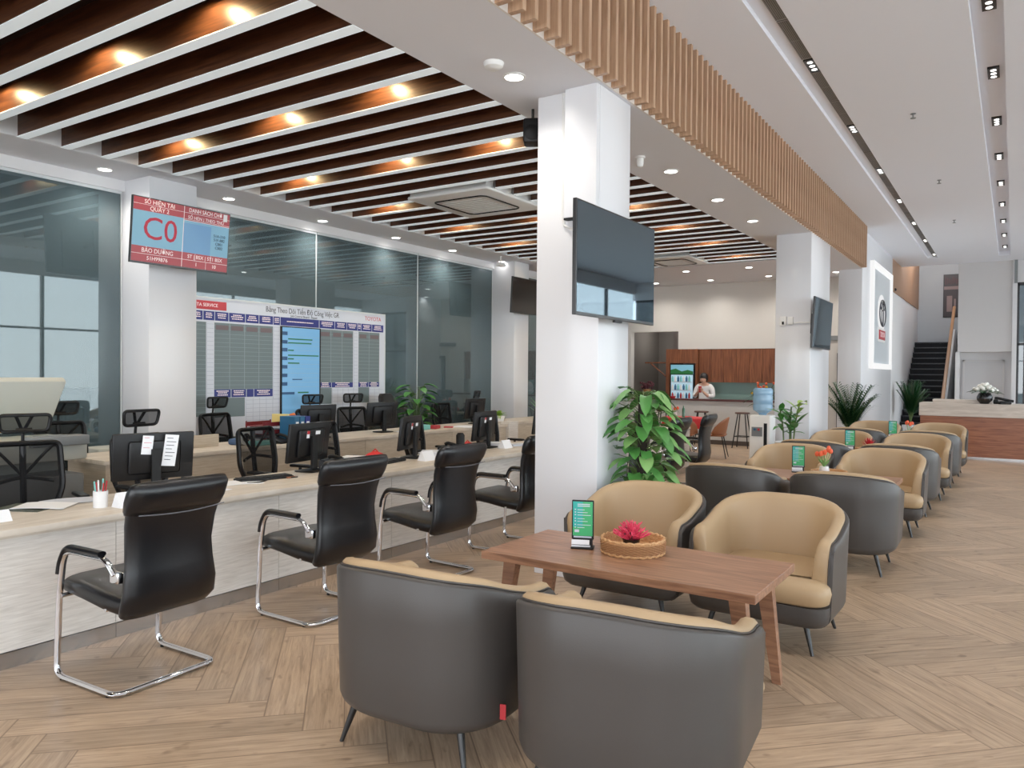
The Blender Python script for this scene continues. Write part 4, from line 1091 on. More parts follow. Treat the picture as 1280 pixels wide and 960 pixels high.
# ------------------------------------------------------------------ copier
t = thing('copier', 'large beige office copier with its lid raised at the left edge of the office', 'copier', (-6.95, 3.0, 0), 0)
b = B(); b.rbox(-.32, .32, -.5, .5, .0, .42, .02); b.build('cabinet', plast_g, t, smooth=True)
for i in range(3):
    b = B(); b.rbox(.315, .335, -.46, .46, .04+i*.125, .15+i*.125, .008); d = b.build('paper_drawer', plast_g, t, smooth=True)
    b = B(); b.box(.335, .345, -.1, .1, .10+i*.125, .115+i*.125); b.build('drawer_handle', black_p, d)
b = B(); b.rbox(-.32, .32, -.5, .5, .42, .70, .02); b.build('body', plast_g, t, smooth=True)
b = B(); b.rbox(-.33, .33, -.52, .52, .82, 1.0, .02); b.rbox(-.33, -.05, -.52, .52, .69, .83, .02); b.build('scanner_unit', plast_b, t, smooth=True)
b = B(); b.rbox(.2, .4, .05, .5, .95, 1.03, .01, Matrix.Rotation(0, 4, 'Y')); b.box(.24, .36, .12, .34, 1.03, 1.036); b.build('control_panel', plast_g, t, smooth=True)
TL = Matrix.Translation((-.3, 0, 1.02)) @ Matrix.Rotation(-.95, 4, 'Y')
b = B(); b.rbox(0, .56, -.5, .5, 0, .07, .015, TL); b.build('lid', plast_b, t, smooth=True)
b = B(); b.rbox(.08, .5, -.4, .2, .07, .12, .02, TL); b.build('document_feeder', mat('feeder', srgb(180, 190, 186), .5), t, smooth=True)
# small printer behind, beside the second desks
t = thing('desktop_printer', 'small beige desktop printer beside the near end of the second desk row', 'printer', (-8.3, 4.62, .42), 0)
b = B(); b.rbox(-.18, .18, -.2, .2, .12, .32, .02); b.rbox(-.18, .18, -.2, .2, 0, .08, .02); b.box(-.18, .05, -.2, .2, .07, .13); b.build('case', plast_b, t, smooth=True)
b = B(); b.box(.0, .24, -.13, .13, .085, .095); b.build('output_tray', plast_g, t)
t = thing('printer_cabinet', 'low grey cabinet under the small beige printer', 'cabinet', (-8.3, 4.6, 0), 0)
b = B(); b.box(-.22, .22, -.25, .25, 0, .42); b.build('carcass', plast_g, t, bevel=.004)
b = B(); b.box(.22, .232, -.24, .24, .02, .4); d = b.build('door', plast_b, t); b = B(); b.box(.232, .25, .15, .165, .18, .28); b.build('handle', steel, d)

# ------------------------------------------------------------------ planning board
XB = XG+.035
t = thing('planning_board', 'large white planning board with navy headers and grey columns hung on the tinted glass', 'board', (0, 0, 0))
b = B(); b.box(XG+.002, XB, 5.62, 9.36, .72, 2.50); b.build('board_sheet', board_w, t)
b = B(); b.box(XB-.01, XB+.006, 9.345, 9.365, .70, 2.5); b.box(XB-.01, XB+.006, 5.62, 9.365, 2.5, 2.52); b.build('board_frame', frame_al, t)
def flat(name, m, rects, dx=.001):
    b = B()
    for y0, y1, z0, z1 in rects: b.box(XB, XB+dx, y0, y1, z0, z1)
    return b.build(name, m, t)
heads = [(5.62, 5.84), (5.85, 6.0), (6.01, 6.17), (6.18, 6.38), (6.39, 6.64), (6.65, 6.86), (6.87, 7.1), (7.11, 7.22), (7.23, 7.94), (7.95, 8.25), (8.26, 8.50), (8.51, 8.73), (8.74, 8.81), (8.82, 9.05), (9.06, 9.32)]
for a, c in heads: flat('column_header', navy, [(a, c, 2.225, 2.34)], .002)
for q in [(5.62, 6.05, 1.0, 2.2), (6.17, 7.1, 1.34, 2.2), (7.95, 8.64, 1.42, 2.21), (8.76, 9.23, 1.42, 2.21), (6.17, 6.64, .98, 1.23), (7.95, 8.2, 1.1, 1.34), (8.76, 9.0, 1.1, 1.34)]: flat('grey_column', board_g, [q])
for q in [(6.17, 6.42, 1.235, 1.34), (6.43, 6.66, 1.235, 1.34), (6.67, 6.78, 1.235, 1.34), (6.79, 7.1, 1.235, 1.34), (7.95, 8.19, 1.345, 1.42), (8.2, 8.64, 1.345, 1.42), (8.76, 8.98, 1.345, 1.42), (8.99, 9.23, 1.345, 1.42)]: flat('lower_header', navy, [q], .002)
for a, c, z0, z1 in ((5.62, 6.05, 1.0, 2.2), (6.17, 7.1, 1.34, 2.2), (7.95, 8.64, 1.42, 2.21), (8.76, 9.23, 1.42, 2.21)):
    g = B(); z = z0
    while z < z1: g.box(XB, XB+.0018, a, c, z, z+.004); z += .055
    n = max(2, round((c-a)/.23)); 
    for i in range(1, n): y = a+(c-a)*i/n; g.box(XB, XB+.0022, y-.006, y+.002, z0, z1)
    g.build('column_grid', board_gl, t)
b = B()
for a, c, z0, z1 in ((6.66, 7.22, .75, 1.22), (8.21, 8.74, .75, 1.33), (9.01, 9.32, .75, 1.33), (7.11, 7.22, 1.2, 2.2), (6.06, 6.16, .8, 2.2), (8.66, 8.74, 1.3, 2.2)):
    z = z0
    while z < z1: b.box(XB, XB+.0012, a, c, z, z+.005); z += .055
    y = a
    while y < c: b.box(XB, XB+.0012, y, y+.005, z0, z1); y += .11
b.build('white_grid', board_l, t)
random.seed(9)
for a, c in heads+[(6.17, 6.42), (6.43, 6.66), (6.79, 7.1), (7.95, 8.19), (8.2, 8.64), (8.76, 8.98), (8.99, 9.23)]:
    b = B(); low = (a, c) not in heads; zc = (1.29 if a < 7.5 else 1.385) if low else 2.285
    for q in (-.022, .005, .028) if not (7.2 < a < 7.5) else (0,):
        hw = (c-a)*random.uniform(.25, .38); m_ = (a+c)/2; y = m_-hw
        while y < m_+hw: w = random.uniform(.015, .03); b.box(XB+.002, XB+.0032, y, min(y+w, m_+hw), zc+q-.006, zc+q+.006); y += w+.006
    b.build('header_print', txt_white, t)
tab_m = mat('tab_mauve', srgb(110, 96, 100), .6)
for a, c in ((6.17, 6.4), (6.4, 6.63), (6.64, 6.86), (6.87, 7.1), (7.95, 8.17), (8.2, 8.4), (8.42, 8.64), (8.76, 8.95), (9.0, 9.23)):
    b = B(); b.box(XB+.001, XB+.0028, a+.02, c-.02, 2.11, 2.17); b.build('column_tab', tab_m, t)
text('board_title', 'Bảng Theo Dõi Tiến Độ Công Việc GR', .105, txt_dark, t, at(FX, XB+.001, 7.66, 2.43), fit=1.36)
text('board_subtitle', 'Job Control Board - Repair', .045, txt_dark, t, at(FX, XB+.001, 7.66, 2.365), fit=.8)
o = flat('red_plate', mat('red_plate', srgb(196, 54, 62), .5), [(5.62, 6.35, 2.36, 2.47)], .002)
text('plate_text', 'TOYOTA SERVICE', .06, txt_white, t, at(FX, XB+.003, 5.98, 2.415), fit=.62)
text('board_logo_text', 'TOYOTA', .09, mat('logo_red', srgb(196, 60, 70), .5), t, at(FX, XB+.001, 9.08, 2.425), fit=.42)
# chart screen (a display standing in the board)
t = thing('chart_display', 'tall light-blue display with green bars in the middle of the planning board', 'display', (0, 0, 0))
XD = XB+.03
b = B(); b.box(XB, XD, 7.225, 7.95, .80, 2.215); b.build('bezel', black_p, t)
b = B(); b.box(XD, XD+.001, 7.24, 7.925, .83, 2.2); b.build('screen', scr_blue, t)
b = B()
for z, w in ((2.03, .52), (1.975, .50), (1.87, .12), (1.80, .66), (1.75, .12), (1.69, .24)): b.box(XD+.001, XD+.002, 7.34, 7.34+w*.86, z, z+.018)
b.box(XD+.001, XD+.002, 7.52, 7.72, 1.27, 1.29); b.build('green_bars', green_bar, t)
b = B()
for z in (2.09, 1.97, 1.86, 1.74, 1.62, 1.5, 1.38): b.box(XD+.001, XD+.002, 7.24, 7.33, z, z+.05)
b.box(XD+.001, XD+.002, 7.42, 7.6, 1.46, 1.475); b.box(XD+.001, XD+.002, 7.24, 7.46, 1.255, 1.29); b.build('row_labels', mat('chart_navy', srgb(40, 84, 132), .5), t)
b = B()
for i in range(12): b.box(XD+.001, XD+.0015, 7.34, 7.92, 1.36+i*.065, 1.363+i*.065)
b.build('grid_lines', mat('chart_line', srgb(130, 172, 196), .5), t)

# ------------------------------------------------------------------ screens on walls
def tv(lb, y0, y1, z0, z1, x, tilt, scr, mount_x, cat='television'):
    cy, cz = (y0+y1)/2, (z0+z1)/2; w, h = (y1-y0)/2, (z1-z0)/2
    t = thing('wall_screen', lb, cat, (x, cy, cz)); t.rotation_euler = (0, tilt, 0)
    b = B(); b.box(-.03, .0, -w, w, -h, h); b.box(-.055, -.03, -w*.7, w*.7, -h*.8, h*.5); b.build('housing', tv_rim, t, bevel=.004)
    b = B(); b.box(0, .001, -w+.012, w-.012, -h+.022, h-.012); b.build('screen', scr, t)
    b = B(); b.tube([(-.05, -.15, 0), (mount_x-x, -.15, 0)], .02, 8); b.tube([(-.05, .15, 0), (mount_x-x, .15, 0)], .02, 8); b.box(mount_x-x-.0, mount_x-x+.02, -.2, .2, -.15, .15); b.build('wall_bracket', black_m, t)
    return t
t = tv('large glossy dark screen mounted on the right side of the near pillar', 4.56, 5.90, 1.98, 2.765, -2.47, 0, scr_gloss, -2.62)
b = B(); b.box(-.02, .002, -.06, .06, -.41, -.392); b.build('sensor_bar', black_p, t)
tv('glossy dark screen on the right side of the middle pillar', 11.75, 13.05, 1.99, 2.74, -2.44, .05, scr_gloss, -2.58)
tv('dark screen on the far glass-wall pillar, beside the near pillar edge', 12.05, 13.25, 2.72, 3.40, -7.88, .05, scr_black, -8.1)
t = tv('queue screen showing C0 in red on light blue, hung at the left glass-wall pillar', 4.55, 5.74, 2.71, 3.41, -7.72, .09, tv_blue, -8.08)
def r(name, m, rects, dx=.0015):
    b = B()
    for y0, y1, z0, z1 in rects: b.box(.001, .001+dx, y0, y1, z0, z1)
    return b.build(name, m, t)
W2, Hh = .583, .33
r('red_bands', tv_red, [(-W2, .0, .205, .338), (.0, W2, .19, .338), (-W2, W2, -.328, -.165)])
r('blue_columns', tv_blue2, [(.0, .35, -.165, .16)], .001)
r('grid_lines', txt_white, [(-W2, W2, .27, .273), (-.003, .003, -.328, .338), (-W2, W2, -.247, -.243), (.16, .163, -.245, -.165), (.36, .363, -.245, -.165), (.3, .303, -.328, -.247), (-.001, W2, .186, .19), (.003, W2, .20, .203)], .002)
r('corner_card', paper, [(.50, .55, .25, .33)], .003)
for nm, s, size, y, z, m_, ft in (('heading_text', 'SỐ HIỆN TẠI', .062, -.29, .302, txt_white, .38), ('counter_text', 'QUẦY 2', .062, -.29, .236, txt_white, .26), ('queue_number', 'C0', .34, -.27, .02, txt_red, .40),
        ('list_heading_text', 'DANH SÁCH CHỜ', .062, .27, .302, txt_white, .42), ('list_columns_text', 'SỐ HẸN | THEO THỨ', .05, .28, .225, txt_white, .46), ('service_text', 'BẢO DƯỠNG', .066, -.29, -.207, txt_white, .36), ('plate_number_text', '51H99876', .058, -.29, -.288, txt_white, .28),
        ('columns_text', 'ST | BSX | ST1 BSX', .056, .29, -.205, txt_white, .5), ('row_text', '1            10', .056, .3, -.287, txt_white, .36)):
    text(nm, s, size, m_, t, at(FX, .003, y, z), fit=ft)
text('waiting_list_text', '51A-210\n51F-882\nC001\nC002', .045, txt_dark, t, at(FX, .003, .46, .0), fit=.16)

# small switches on the middle pillar, with conduit
t = thing('switch_box', 'small white switch boxes on the front face of the middle pillar', 'switch', (-2.98, 12.19, 2.42))
b = B(); b.rbox(-.05, .05, -.02, .01, -.07, .07, .008); b.rbox(.07, .15, -.02, .01, -.06, .06, .008); b.build('plates', plast_w, t, smooth=True)
b = B(); b.box(-.015, .015, -.024, -.02, -.055, -.01); b.build('display', black_s, t)
b = B(); b.box(-2.82, -2.58, 12.18, 12.2, 2.38, 2.40); tag(b.build('cable_conduit', plast_w), 'thin white conduit leading right from the switch boxes on the middle pillar', 'conduit')

# logo light box on the far pillar
t = thing('logo_light_box', 'white framed panel with a chrome emblem and a red plate on the far pillar', 'sign', (-2.583, 19.35, 2.9))
def fr(y0, y1, z0, z1, w, x1):
    b = B(); b.box(0, x1, y0, y0+w, z0, z1); b.box(0, x1, y1-w, y1, z0, z1); b.box(0, x1, y0+w, y1-w, z0, z0+w); b.box(0, x1, y0+w, y1-w, z1-w, z1); return b
fr(-1.5, 1.5, -1.15, 1.15, .12, .08).build('frame', emis('white_frame_glow', (1, 1, 1, 1), .9), t)
b = B(); b.box(0, .03, -1.38, 1.38, -1.03, 1.03); b.build('panel', mat('panel_grey', srgb(196, 204, 210), .35), t)
b = B(); b.prism([(.58*math.cos(a), .42*math.sin(a)) for a in [2*PI*k/40 for k in range(40)]], .03, .04, Matrix.Translation((0, 0, .12)) @ FX); b.build('emblem_glow_disc', emis('emblem_glow', (1, 1, 1, 1), .8), t)  # glowing disc put in to imitate the white glow around the emblem
b = B(); b.box(.03, .045, -.52, .52, -.53, -.22); b.build('plate_border', plast_w, t)
def ell(ry, rz, cy, cz, rr):
    b = B(); b.tube([(.06, cy+ry*math.cos(a), cz+rz*math.sin(a)) for a in [2*PI*k/48 for k in range(48)]], rr, 8, True); return b
b = ell(.46, .30, 0, .12, .014); q = ell(.14, .28, 0, .11, .012); b.add(q.v, q.f); q = ell(.34, .09, 0, .27, .012); b.add(q.v, q.f); b.build('emblem', mat('dark_chrome', srgb(56, 60, 70), .35, .6), t, smooth=True)
b = B(); b.box(.03, .06, -.45, .45, -.48, -.27); b.build('red_plate', red_m, t); text('plate_text', 'TOYOTA', .17, txt_white, t, at(FX, .062, 0, -.375), fit=.75)
# ------------------------------------------------------------------ plants
def leaf(b, p, d, L, w, droop=.3, n=5, heart=True, fold=.15, up=Vector((0, 0, 1))):
    """leaf blade from p along d"""
    d = Vector(d).normalized(); sd = d.cross(up)
    if sd.length < .05: sd = Vector((1, 0, 0))
    sd.normalize(); nn = sd.cross(d)
    vs = []; 
    for i in range(n+1):
        u = i/n; c = p+d*L*u-Vector((0, 0, 1))*droop*L*u*u
        ww = w*((math.sin(PI*min(1, (u+.08)))**.7) if not heart else ((1-u)**.62*(.8+1.05*u)))
        if i == n: ww = .001
        vs += [c-sd*ww/2-nn*fold*ww*-.5*0+Vector((0, 0, fold*ww)), c, c+sd*ww/2+Vector((0, 0, fold*ww))]
    fs = []
    for i in range(n): a = i*3; fs += [(a, a+1, a+4, a+3), (a+1, a+2, a+5, a+4)]
    b.add(vs, fs)
# pothos on a coir pole
t = thing('pothos_plant', 'tall pothos plant with large heart-shaped leaves climbing a dark pole beside the near pillar', 'plant', (-2.42, 5.58, 0))
b = B(); b.lathe([(.0005, 0), (.13, 0), (.17, .30), (.15, .30), (.14, .26), (.0005, .26)], 28); b.build('pot', pot_w, t, smooth=True)
b = B(); b.cyl((0, 0, .2), (0, 0, 1.42), .045, .035); b.build('support_pole', pole_m, t, smooth=True)
b = B(); st = B(); random.seed(21)
N = 185
for i in range(N):
    u = (i+.5)/N; z = .34+1.14*u; a = i*2.399+random.uniform(-.4, .4)
    rad = .035; ln = random.uniform(.10, .2)*(1 if u < .85 else .7)
    d = Vector((math.cos(a), math.sin(a), random.uniform(.1, .7))).normalized()
    p0 = Vector((math.cos(a)*rad, math.sin(a)*rad, z-.05)); p1 = p0+d*ln
    st.tube([p0, p0+d*ln*.5+Vector((0, 0, .02)), p1], .003, 4)
    dd = Vector((math.cos(a+random.uniform(-.6, .6)), math.sin(a+random.uniform(-.6, .6)), random.uniform(-.5, .1)))
    b.use(i % 3 == 0 and 1 or 0)
    leaf(b, p1, dd, random.uniform(.13, .19), random.uniform(.09, .13), random.uniform(.2, .6))
b.build('leaves', [leaf_m, leaf_y], t, smooth=True); st.build('stems', stem_m, t, smooth=True)
# dieffenbachia in tall planter, front of middle pillar
t = thing('leafy_plant_in_planter', 'variegated leafy plant in a white planter in front of the middle pillar', 'plant', (-2.72, 11.55, 0))
b = B(); b.lathe([(.0005, 0), (.15, 0), (.2, .62), (.18, .62), (.17, .56), (.0005, .56)], 28); b.build('planter', pot_w, t, smooth=True)
b = B(); st = B(); random.seed(5)
for k, (x, y, h, lx) in enumerate(((-.07, 0, .5, -.06), (.0, .03, .55, .02), (.06, -.02, .62, .09), (.02, .05, .42, -.03))):
    top = Vector((x+lx, y, .58+h)); st.tube([(x, y, .55), (x+lx*.3, y, .58+h*.5), top], .011, 6)
    for i in range(9):
        u = .35+.65*i/8; p = Vector((x+lx*u*.8, y, .56+h*u)); a = i*2.2+k*1.3
        b.use(1 if (k == 2 and i > 3) else 0)
        leaf(b, p, (math.cos(a), math.sin(a)*.8, random.uniform(.3, 1.2)), random.uniform(.2, .3), .085 if k != 2 else .11, random.uniform(.1, .5), 6, False)
b.build('leaves', [leaf_m, leaf_l], t, smooth=True); st.build('stems', stem_m, t, smooth=True)
# areca palms
def palm(lb, loc, H, n, sd, spread=.5):
    t = thing('areca_palm', lb, 'palm', loc, 0, 'areca palms near the stairs')
    b = B(); b.lathe([(.0005, 0), (.16, 0), (.2, .34), (.18, .34), (.0005, .3)], 24); b.build('pot', pot_w, t, smooth=True)
    f = B(); s = B(); random.seed(sd)
    for i in range(n):
        a = i*2.399; lean = random.uniform(.2, 1)*spread; h = H*random.uniform(.65, 1.05)
        pts = []
        for k in range(9):
            u = k/8; rr = lean*u**1.8; z = .3+h*(u-.22*lean*u**3)
            pts.append(Vector((math.cos(a)*rr, math.sin(a)*rr, z)))
        s.tube(pts, [.008*(1-.8*k/8) for k in range(9)], 5)
        for k in range(3, 9):
            for m_ in (0, .33, .66):
                if k == 8 and m_: continue
                p = pts[k].lerp(pts[min(k+1, 8)], m_); tdir = (pts[min(k+1, 8)]-pts[k-1]).normalized()
                sdv = tdir.cross(Vector((math.sin(a), -math.cos(a), .2))).normalized()
                side = Vector((-math.sin(a), math.cos(a), 0))
                for sg in (-1, 1):
                    d = (tdir*.8+side*sg*1.1+Vector((0, 0, .05))).normalized(); L = .27*(1-.4*(k-3)/6)
                    w = Vector((0, 0, 1)).cross(d).normalized()*.015
                    mid = p+d*L*.5; e = p+d*L-Vector((0, 0, .06))
                    f.add([p, mid-w, mid+w, e], [(0, 1, 3, 2)])
    f.build('fronds', leaf_d, t); s.build('stems', stem_m, t, smooth=True); return t
palm('feathery green palm in front of the far pillar, left of its emblem', (-2.62, 15.9, 0), 1.15, 46, 3, .5)
palm('feathery dark green palm at the foot of the stairs, right of the far pillar', (-2.2, 22.1, 0), 1.15, 44, 8, .42)
# plant beside the planning board
t = thing('board_plant', 'leafy green plant beside the right end of the planning board', 'plant', (-8.28, 9.8, 0))
b = B(); b.lathe([(.0005, 0), (.12, 0), (.15, .5), (.13, .5), (.0005, .46)], 22); b.build('pot', pot_w, t, smooth=True)
b = B(); st = B(); random.seed(13)
for i in range(30):
    a = i*2.4; z = .75+.65*i/30; p1 = Vector((math.cos(a)*.13, math.sin(a)*.16, z)); st.tube([(0, 0, .48), (p1.x*.4, p1.y*.4, z-.1), p1], .005, 5)
    leaf(b, p1, (math.cos(a), math.sin(a), .1), .24, .15, .4)
b.build('leaves', leaf_m, t, smooth=True); st.build('stems', stem_m, t, smooth=True)
# small lime plant on far desk and spiky plant
t = thing('lime_pot_plant', 'small lime green plant in a white pot on the far office desk', 'plant', (-7.4, 10.95, .76))
b = B(); b.lathe([(.0005, 0), (.08, 0), (.1, .09), (.0005, .08)], 20); b.build('pot', pot_w, t, smooth=True)
b = B(); random.seed(2)
for i in range(60):
    a = i*2.4; el = random.uniform(.1, 1.4); leaf(b, Vector((0, 0, .08)), (math.cos(a)*math.cos(el), math.sin(a)*math.cos(el), math.sin(el)), random.uniform(.13, .2), .04, .4, 4, False)
b.build('leaves', leaf_l, t, smooth=True)
t = thing('spiky_plant', 'spiky upright green plant at the near pillar edge in the far office corner', 'plant', (-7.85, 13.4, 0))
b = B(); b.lathe([(.0005, 0), (.13, 0), (.16, .6), (.0005, .55)], 20); b.build('pot', pot_w, t, smooth=True)
b = B(); random.seed(6)
for i in range(30):
    a = i*2.4; el = random.uniform(.7, 1.5); leaf(b, Vector((0, 0, .58)), (math.cos(a)*math.cos(el), math.sin(a)*math.cos(el), math.sin(el)), random.uniform(.5, .85), .05, .15, 5, False)
b.build('leaves', leaf_m, t, smooth=True)

# ------------------------------------------------------------------ bar
t = thing('bar_counter', 'long white bar counter with a thin maroon top at the far wall', 'bar', (0, 0, 0))
b = B(); b.box(-8.6, -3.95, 17.22, 17.4, .1, .985); b.build('bar_front', mat('bar_white', srgb(206, 204, 200), .6), t)
b = B(); b.box(-8.6, -3.92, 17.15, 17.5, .985, 1.025); b.build('bar_top', bar_top, t, bevel=.004)
b = B(); b.box(-8.6, -3.95, 17.215, 17.3, 0, .1); b.build('plinth', mat('plinth_dark', srgb(84, 74, 68), .5), t)
# wall cabinets
for i in range(4):
    x0 = -6.33+i*.6; lb = ('walnut wall cabinet above the person at the bar', 'walnut wall cabinet second from the fridge', 'walnut wall cabinet third from the fridge', 'walnut wall cabinet nearest the middle pillar')[i]
    t = thing('wall_cabinet', lb, 'cabinet', (0, 0, 0), 0, 'walnut wall cabinets over the bar')
    b = B(); b.box(x0+.001, x0+.599, 17.93, 18.25, 1.41, 2.2); b.build('carcass', walnut_v, t)
    for j in range(2):
        b = B(); b.box(x0+.3*j+.003, x0+.3*j+.297, 17.91, 17.93, 1.41, 2.197); b.build('door', walnut_v, t)
t = thing('fridge_surround', 'walnut housing around the drinks fridge', 'cabinet', (0, 0, 0))
b = B(); b.box(-7.12, -7.02, 17.8, 18.25, 0, 2.2); b.box(-6.38, -6.34, 17.8, 18.25, 0, 2.2); b.build('side_panel', walnut_v, t)
b = B(); b.box(-7.02, -6.38, 17.8, 18.25, 1.86, 2.2); b.build('top_cabinet', walnut_v, t)
t = thing('drinks_fridge', 'glass-door drinks fridge with a green landscape header behind the bar', 'fridge', (0, 0, 0))
b = B(); b.box(-7.01, -6.39, 17.78, 18.24, .05, 1.84); b.build('fridge_body', black_p, t)
b = B(); b.box(-6.98, -6.42, 17.76, 17.78, 1.60, 1.82); h = b.build('header_panel', mat('header_sky', srgb(120, 178, 200), .3, emit=srgb(120, 178, 200), es=.3), t)
b = B(); b.prism([(-6.98, 1.60), (-6.42, 1.60), (-6.42, 1.66), (-6.55, 1.70), (-6.7, 1.66), (-6.85, 1.73), (-6.98, 1.70)], 17.752, 17.76, Matrix(((1, 0, 0, 0), (0, 0, 1, 0), (0, 1, 0, 0), (0, 0, 0, 1)))); b.build('header_hills', mat('hill_green', srgb(40, 120, 60), .4), h)
b = B(); b.box(-6.97, -6.43, 17.762, 17.78, .12, 1.58); b.build('lit_interior', mat('fridge_lit', srgb(170, 200, 216), .4, emit=srgb(180, 210, 226), es=.5), t)
b = B()
for z in (.5, .75, 1.0, 1.2, 1.4): b.box(-6.96, -6.44, 17.755, 17.762, z, z+.015)
b.build('shelves', plast_w, t)
for row, z in enumerate((1.015, 1.215, 1.415)):
    for i in range(7):
        b = B(); b.lathe([(.0005, 0), (.024, 0), (.026, .09), (.012, .12), (.012, .14), (.0005, .14)], 10, (-6.92+i*.07, 17.735, z)); o = b.build('drink_bottle', [red_m, plast_w, blue_m][(i+row) % 3] if row == 0 else [blue_m, plast_w, teal_f][(i*2+row) % 3], smooth=True)
        tag(o, '%s drink bottle on the %s shelf of the drinks fridge' % ((['red', 'white', 'blue'][(i+row) % 3] if row == 0 else ['blue', 'white', 'teal'][(i*2+row) % 3]), ('lowest visible', 'middle', 'top')[row]), 'bottle', 'bottles in the drinks fridge')
b = B(); b.box(-6.34, -3.95, 18.2, 18.245, .95, 1.41); tag(b.build('backsplash', mint), 'mint green glass backsplash below the walnut cabinets', 'backsplash')
b = B(); b.box(-6.34, -3.95, 17.85, 18.24, .0, .92); tag(b.build('back_counter', walnut_v), 'low counter along the wall behind the bar', 'counter')
b = B(); b.tube(fillet([(-4.6, 18.1, .92), (-4.6, 18.1, 1.2), (-4.6, 17.95, 1.2), (-4.6, 17.93, 1.12)], .05), .012, 8); tag(b.build('sink_tap', steel, smooth=True), 'curved steel tap on the counter behind the bar', 'tap')
# shelf bracket and plants in the dark niche
b = B(); b.box(-7.75, -7.13, 17.98, 18.2, 1.86, 1.89); b.tube([(-7.6, 18.0, 1.86), (-7.15, 18.0, 1.5)], .02, 6); tag(b.build('wall_shelf', walnut_v), 'small dark bracket shelf in the dim niche left of the fridge', 'shelf')
t = thing('dried_flower_pot', 'dark red potted flowers on a wicker pot in the dim niche beside the fridge', 'plant', (-7.45, 17.42, 1.025))
b = B(); b.lathe([(.0005, 0), (.09, 0), (.1, .2), (.0005, .2)], 18); b.build('pot', rattan_d, t, smooth=True)
b = B(); random.seed(1)
for i in range(60): a = i*2.4; rr = random.uniform(.02, .17); b.ball((rr*math.cos(a), rr*math.sin(a), .22+random.uniform(0, .16)), .028, 6, 4)
b.build('flowers', mat('plum', srgb(78, 30, 38), .6), t, smooth=True)
t = thing('niche_plant', 'dark leafy plant in the dim niche left of the dried flowers', 'plant', (-7.95, 17.45, 1.025))
b = B(); b.lathe([(.0005, 0), (.08, 0), (.09, .12), (.0005, .12)], 16); b.build('pot', pot_b, t, smooth=True)
b = B(); random.seed(11)
for i in range(50): a = i*2.4; el = random.uniform(.1, 1.5); leaf(b, Vector((0, 0, .12)), (math.cos(a)*math.cos(el), math.sin(a)*math.cos(el), math.sin(el)), .25, .06, .4, 4, False)
b.build('leaves', leaf_d, t, smooth=True)
# bar stools
def make_stool(lb):
    t = thing('bar_stool', lb, 'bar stool', group='dark round bar stools along the bar')
    b = B(); b.lathe([(.0005, .74), (.15, .74), (.16, .75), (.16, .765), (.15, .775), (.0005, .775)], 24); b.build('seat', mat('stool_brown', srgb(84, 54, 44), .45), t, smooth=True)
    for k in range(4):
        a = PI/4+PI/2*k; b = B(); b.cyl((math.cos(a)*.11, math.sin(a)*.11, .74), (math.cos(a)*.24, math.sin(a)*.24, 0), .013, None, 8); b.build('leg', black_m, t, smooth=True)
    b = B(); r_ = .197; b.tube([(r_*math.cos(PI/4+PI/2*k), r_*math.sin(PI/4+PI/2*k), .25) for k in range(4)], .01, 6, True); b.build('foot_ring', black_m, t, smooth=True)
    return t
s = make_stool('dark round bar stool standing alone beside the water dispenser'); s.location = (-4.93, 16.75, 0)
dup(s, (-5.85, 16.75, 0), .2, 'dark round bar stool behind the red table and tan shell chair')
dup(s, (-6.75, 16.75, 0), .1, 'dark round bar stool farthest left, behind the flowers on the red table')
# red table, flowers, shell chairs
t = thing('round_table', 'round table under a bright red cloth in front of the bar', 'table', (-5.55, 14.8, 0))
b = B(); b.cyl((0, 0, 0.02), (0, 0, .72), .03); b.lathe([(.0005, .03), (.25, .02), (.25, 0), (.0005, 0)], 24); b.build('pedestal', chrome, t, smooth=True)
b = B(); b.lathe([(.0005, .70), (.40, .70), (.40, .725), (.0005, .725)], 32); b.build('table_top', plast_w, t, smooth=True)
b = B(); n = 64; pr = []
for z, r0, amp in ((.732, .0005, 0), (.732, .40, 0), (.72, .415, .0), (.62, .42, .012), (.52, .425, .03)): pr.append([Vector(((r0+amp*math.cos(a*8))*math.cos(a), (r0+amp*math.cos(a*8))*math.sin(a), z+(-.05*math.cos(a*4) if z < .6 else 0))) for a in [2*PI*k/n for k in range(n)]])
b.loft(pr, True, False); o = b.build('tablecloth', redcloth, smooth=True); o.location = (-5.55, 14.8, 0); tag(o, 'bright red cloth draped over the round table by the bar', 'tablecloth')
tulips('orange flowers in a white vase on the red table', (-5.72, 14.75, .735), orange_f, 5, .18, pot_w, 1.3)
b = B(); b.lathe([(.0005, 0), (.03, 0), (.03, .16), (.012, .2), (.012, .23), (.0005, .23)], 14); o = b.build('green_bottle', mat('bottle_green', srgb(70, 120, 96), .2), smooth=True); place(o, (-5.5, 14.7, .735)); tag(o, 'green bottle beside the orange flowers on the red table', 'bottle')
def shell_chair(lb, m, loc, rz):
    t = thing('shell_chair', lb, 'chair', loc, rz)
    b = B(); rows = []
    for i in range(9):
        u = i/8; row = []
        for k in range(17):
            a = PI*(k/16); c, s_ = math.cos(a), math.sin(a)
            z = .44+.34*u*(s_**.6*.9+.1*(1))*(1 if True else 0); rr = .22+.07*u
            row.append(Vector((rr*c*1.02, -rr*s_*1.0+.03, z)))
        rows.append(row)
    b.loft(rows, False, False); o = b.build('shell', m, t, smooth=True); q = o.modifiers.new('s', 'SOLIDIFY'); q.thickness = .025
    b = B(); b.rbox(-.22, .22, -.2, .24, .41, .47, .07); b.build('seat', m, t, smooth=True)
    for sx in (-1, 1):
        for sy in (-1, 1): b = B(); b.cyl((sx*.13, sy*.13, .42), (sx*.22, sy*.22, 0), .013, .009, 8); b.build('leg', black_m, t, smooth=True)
    return t
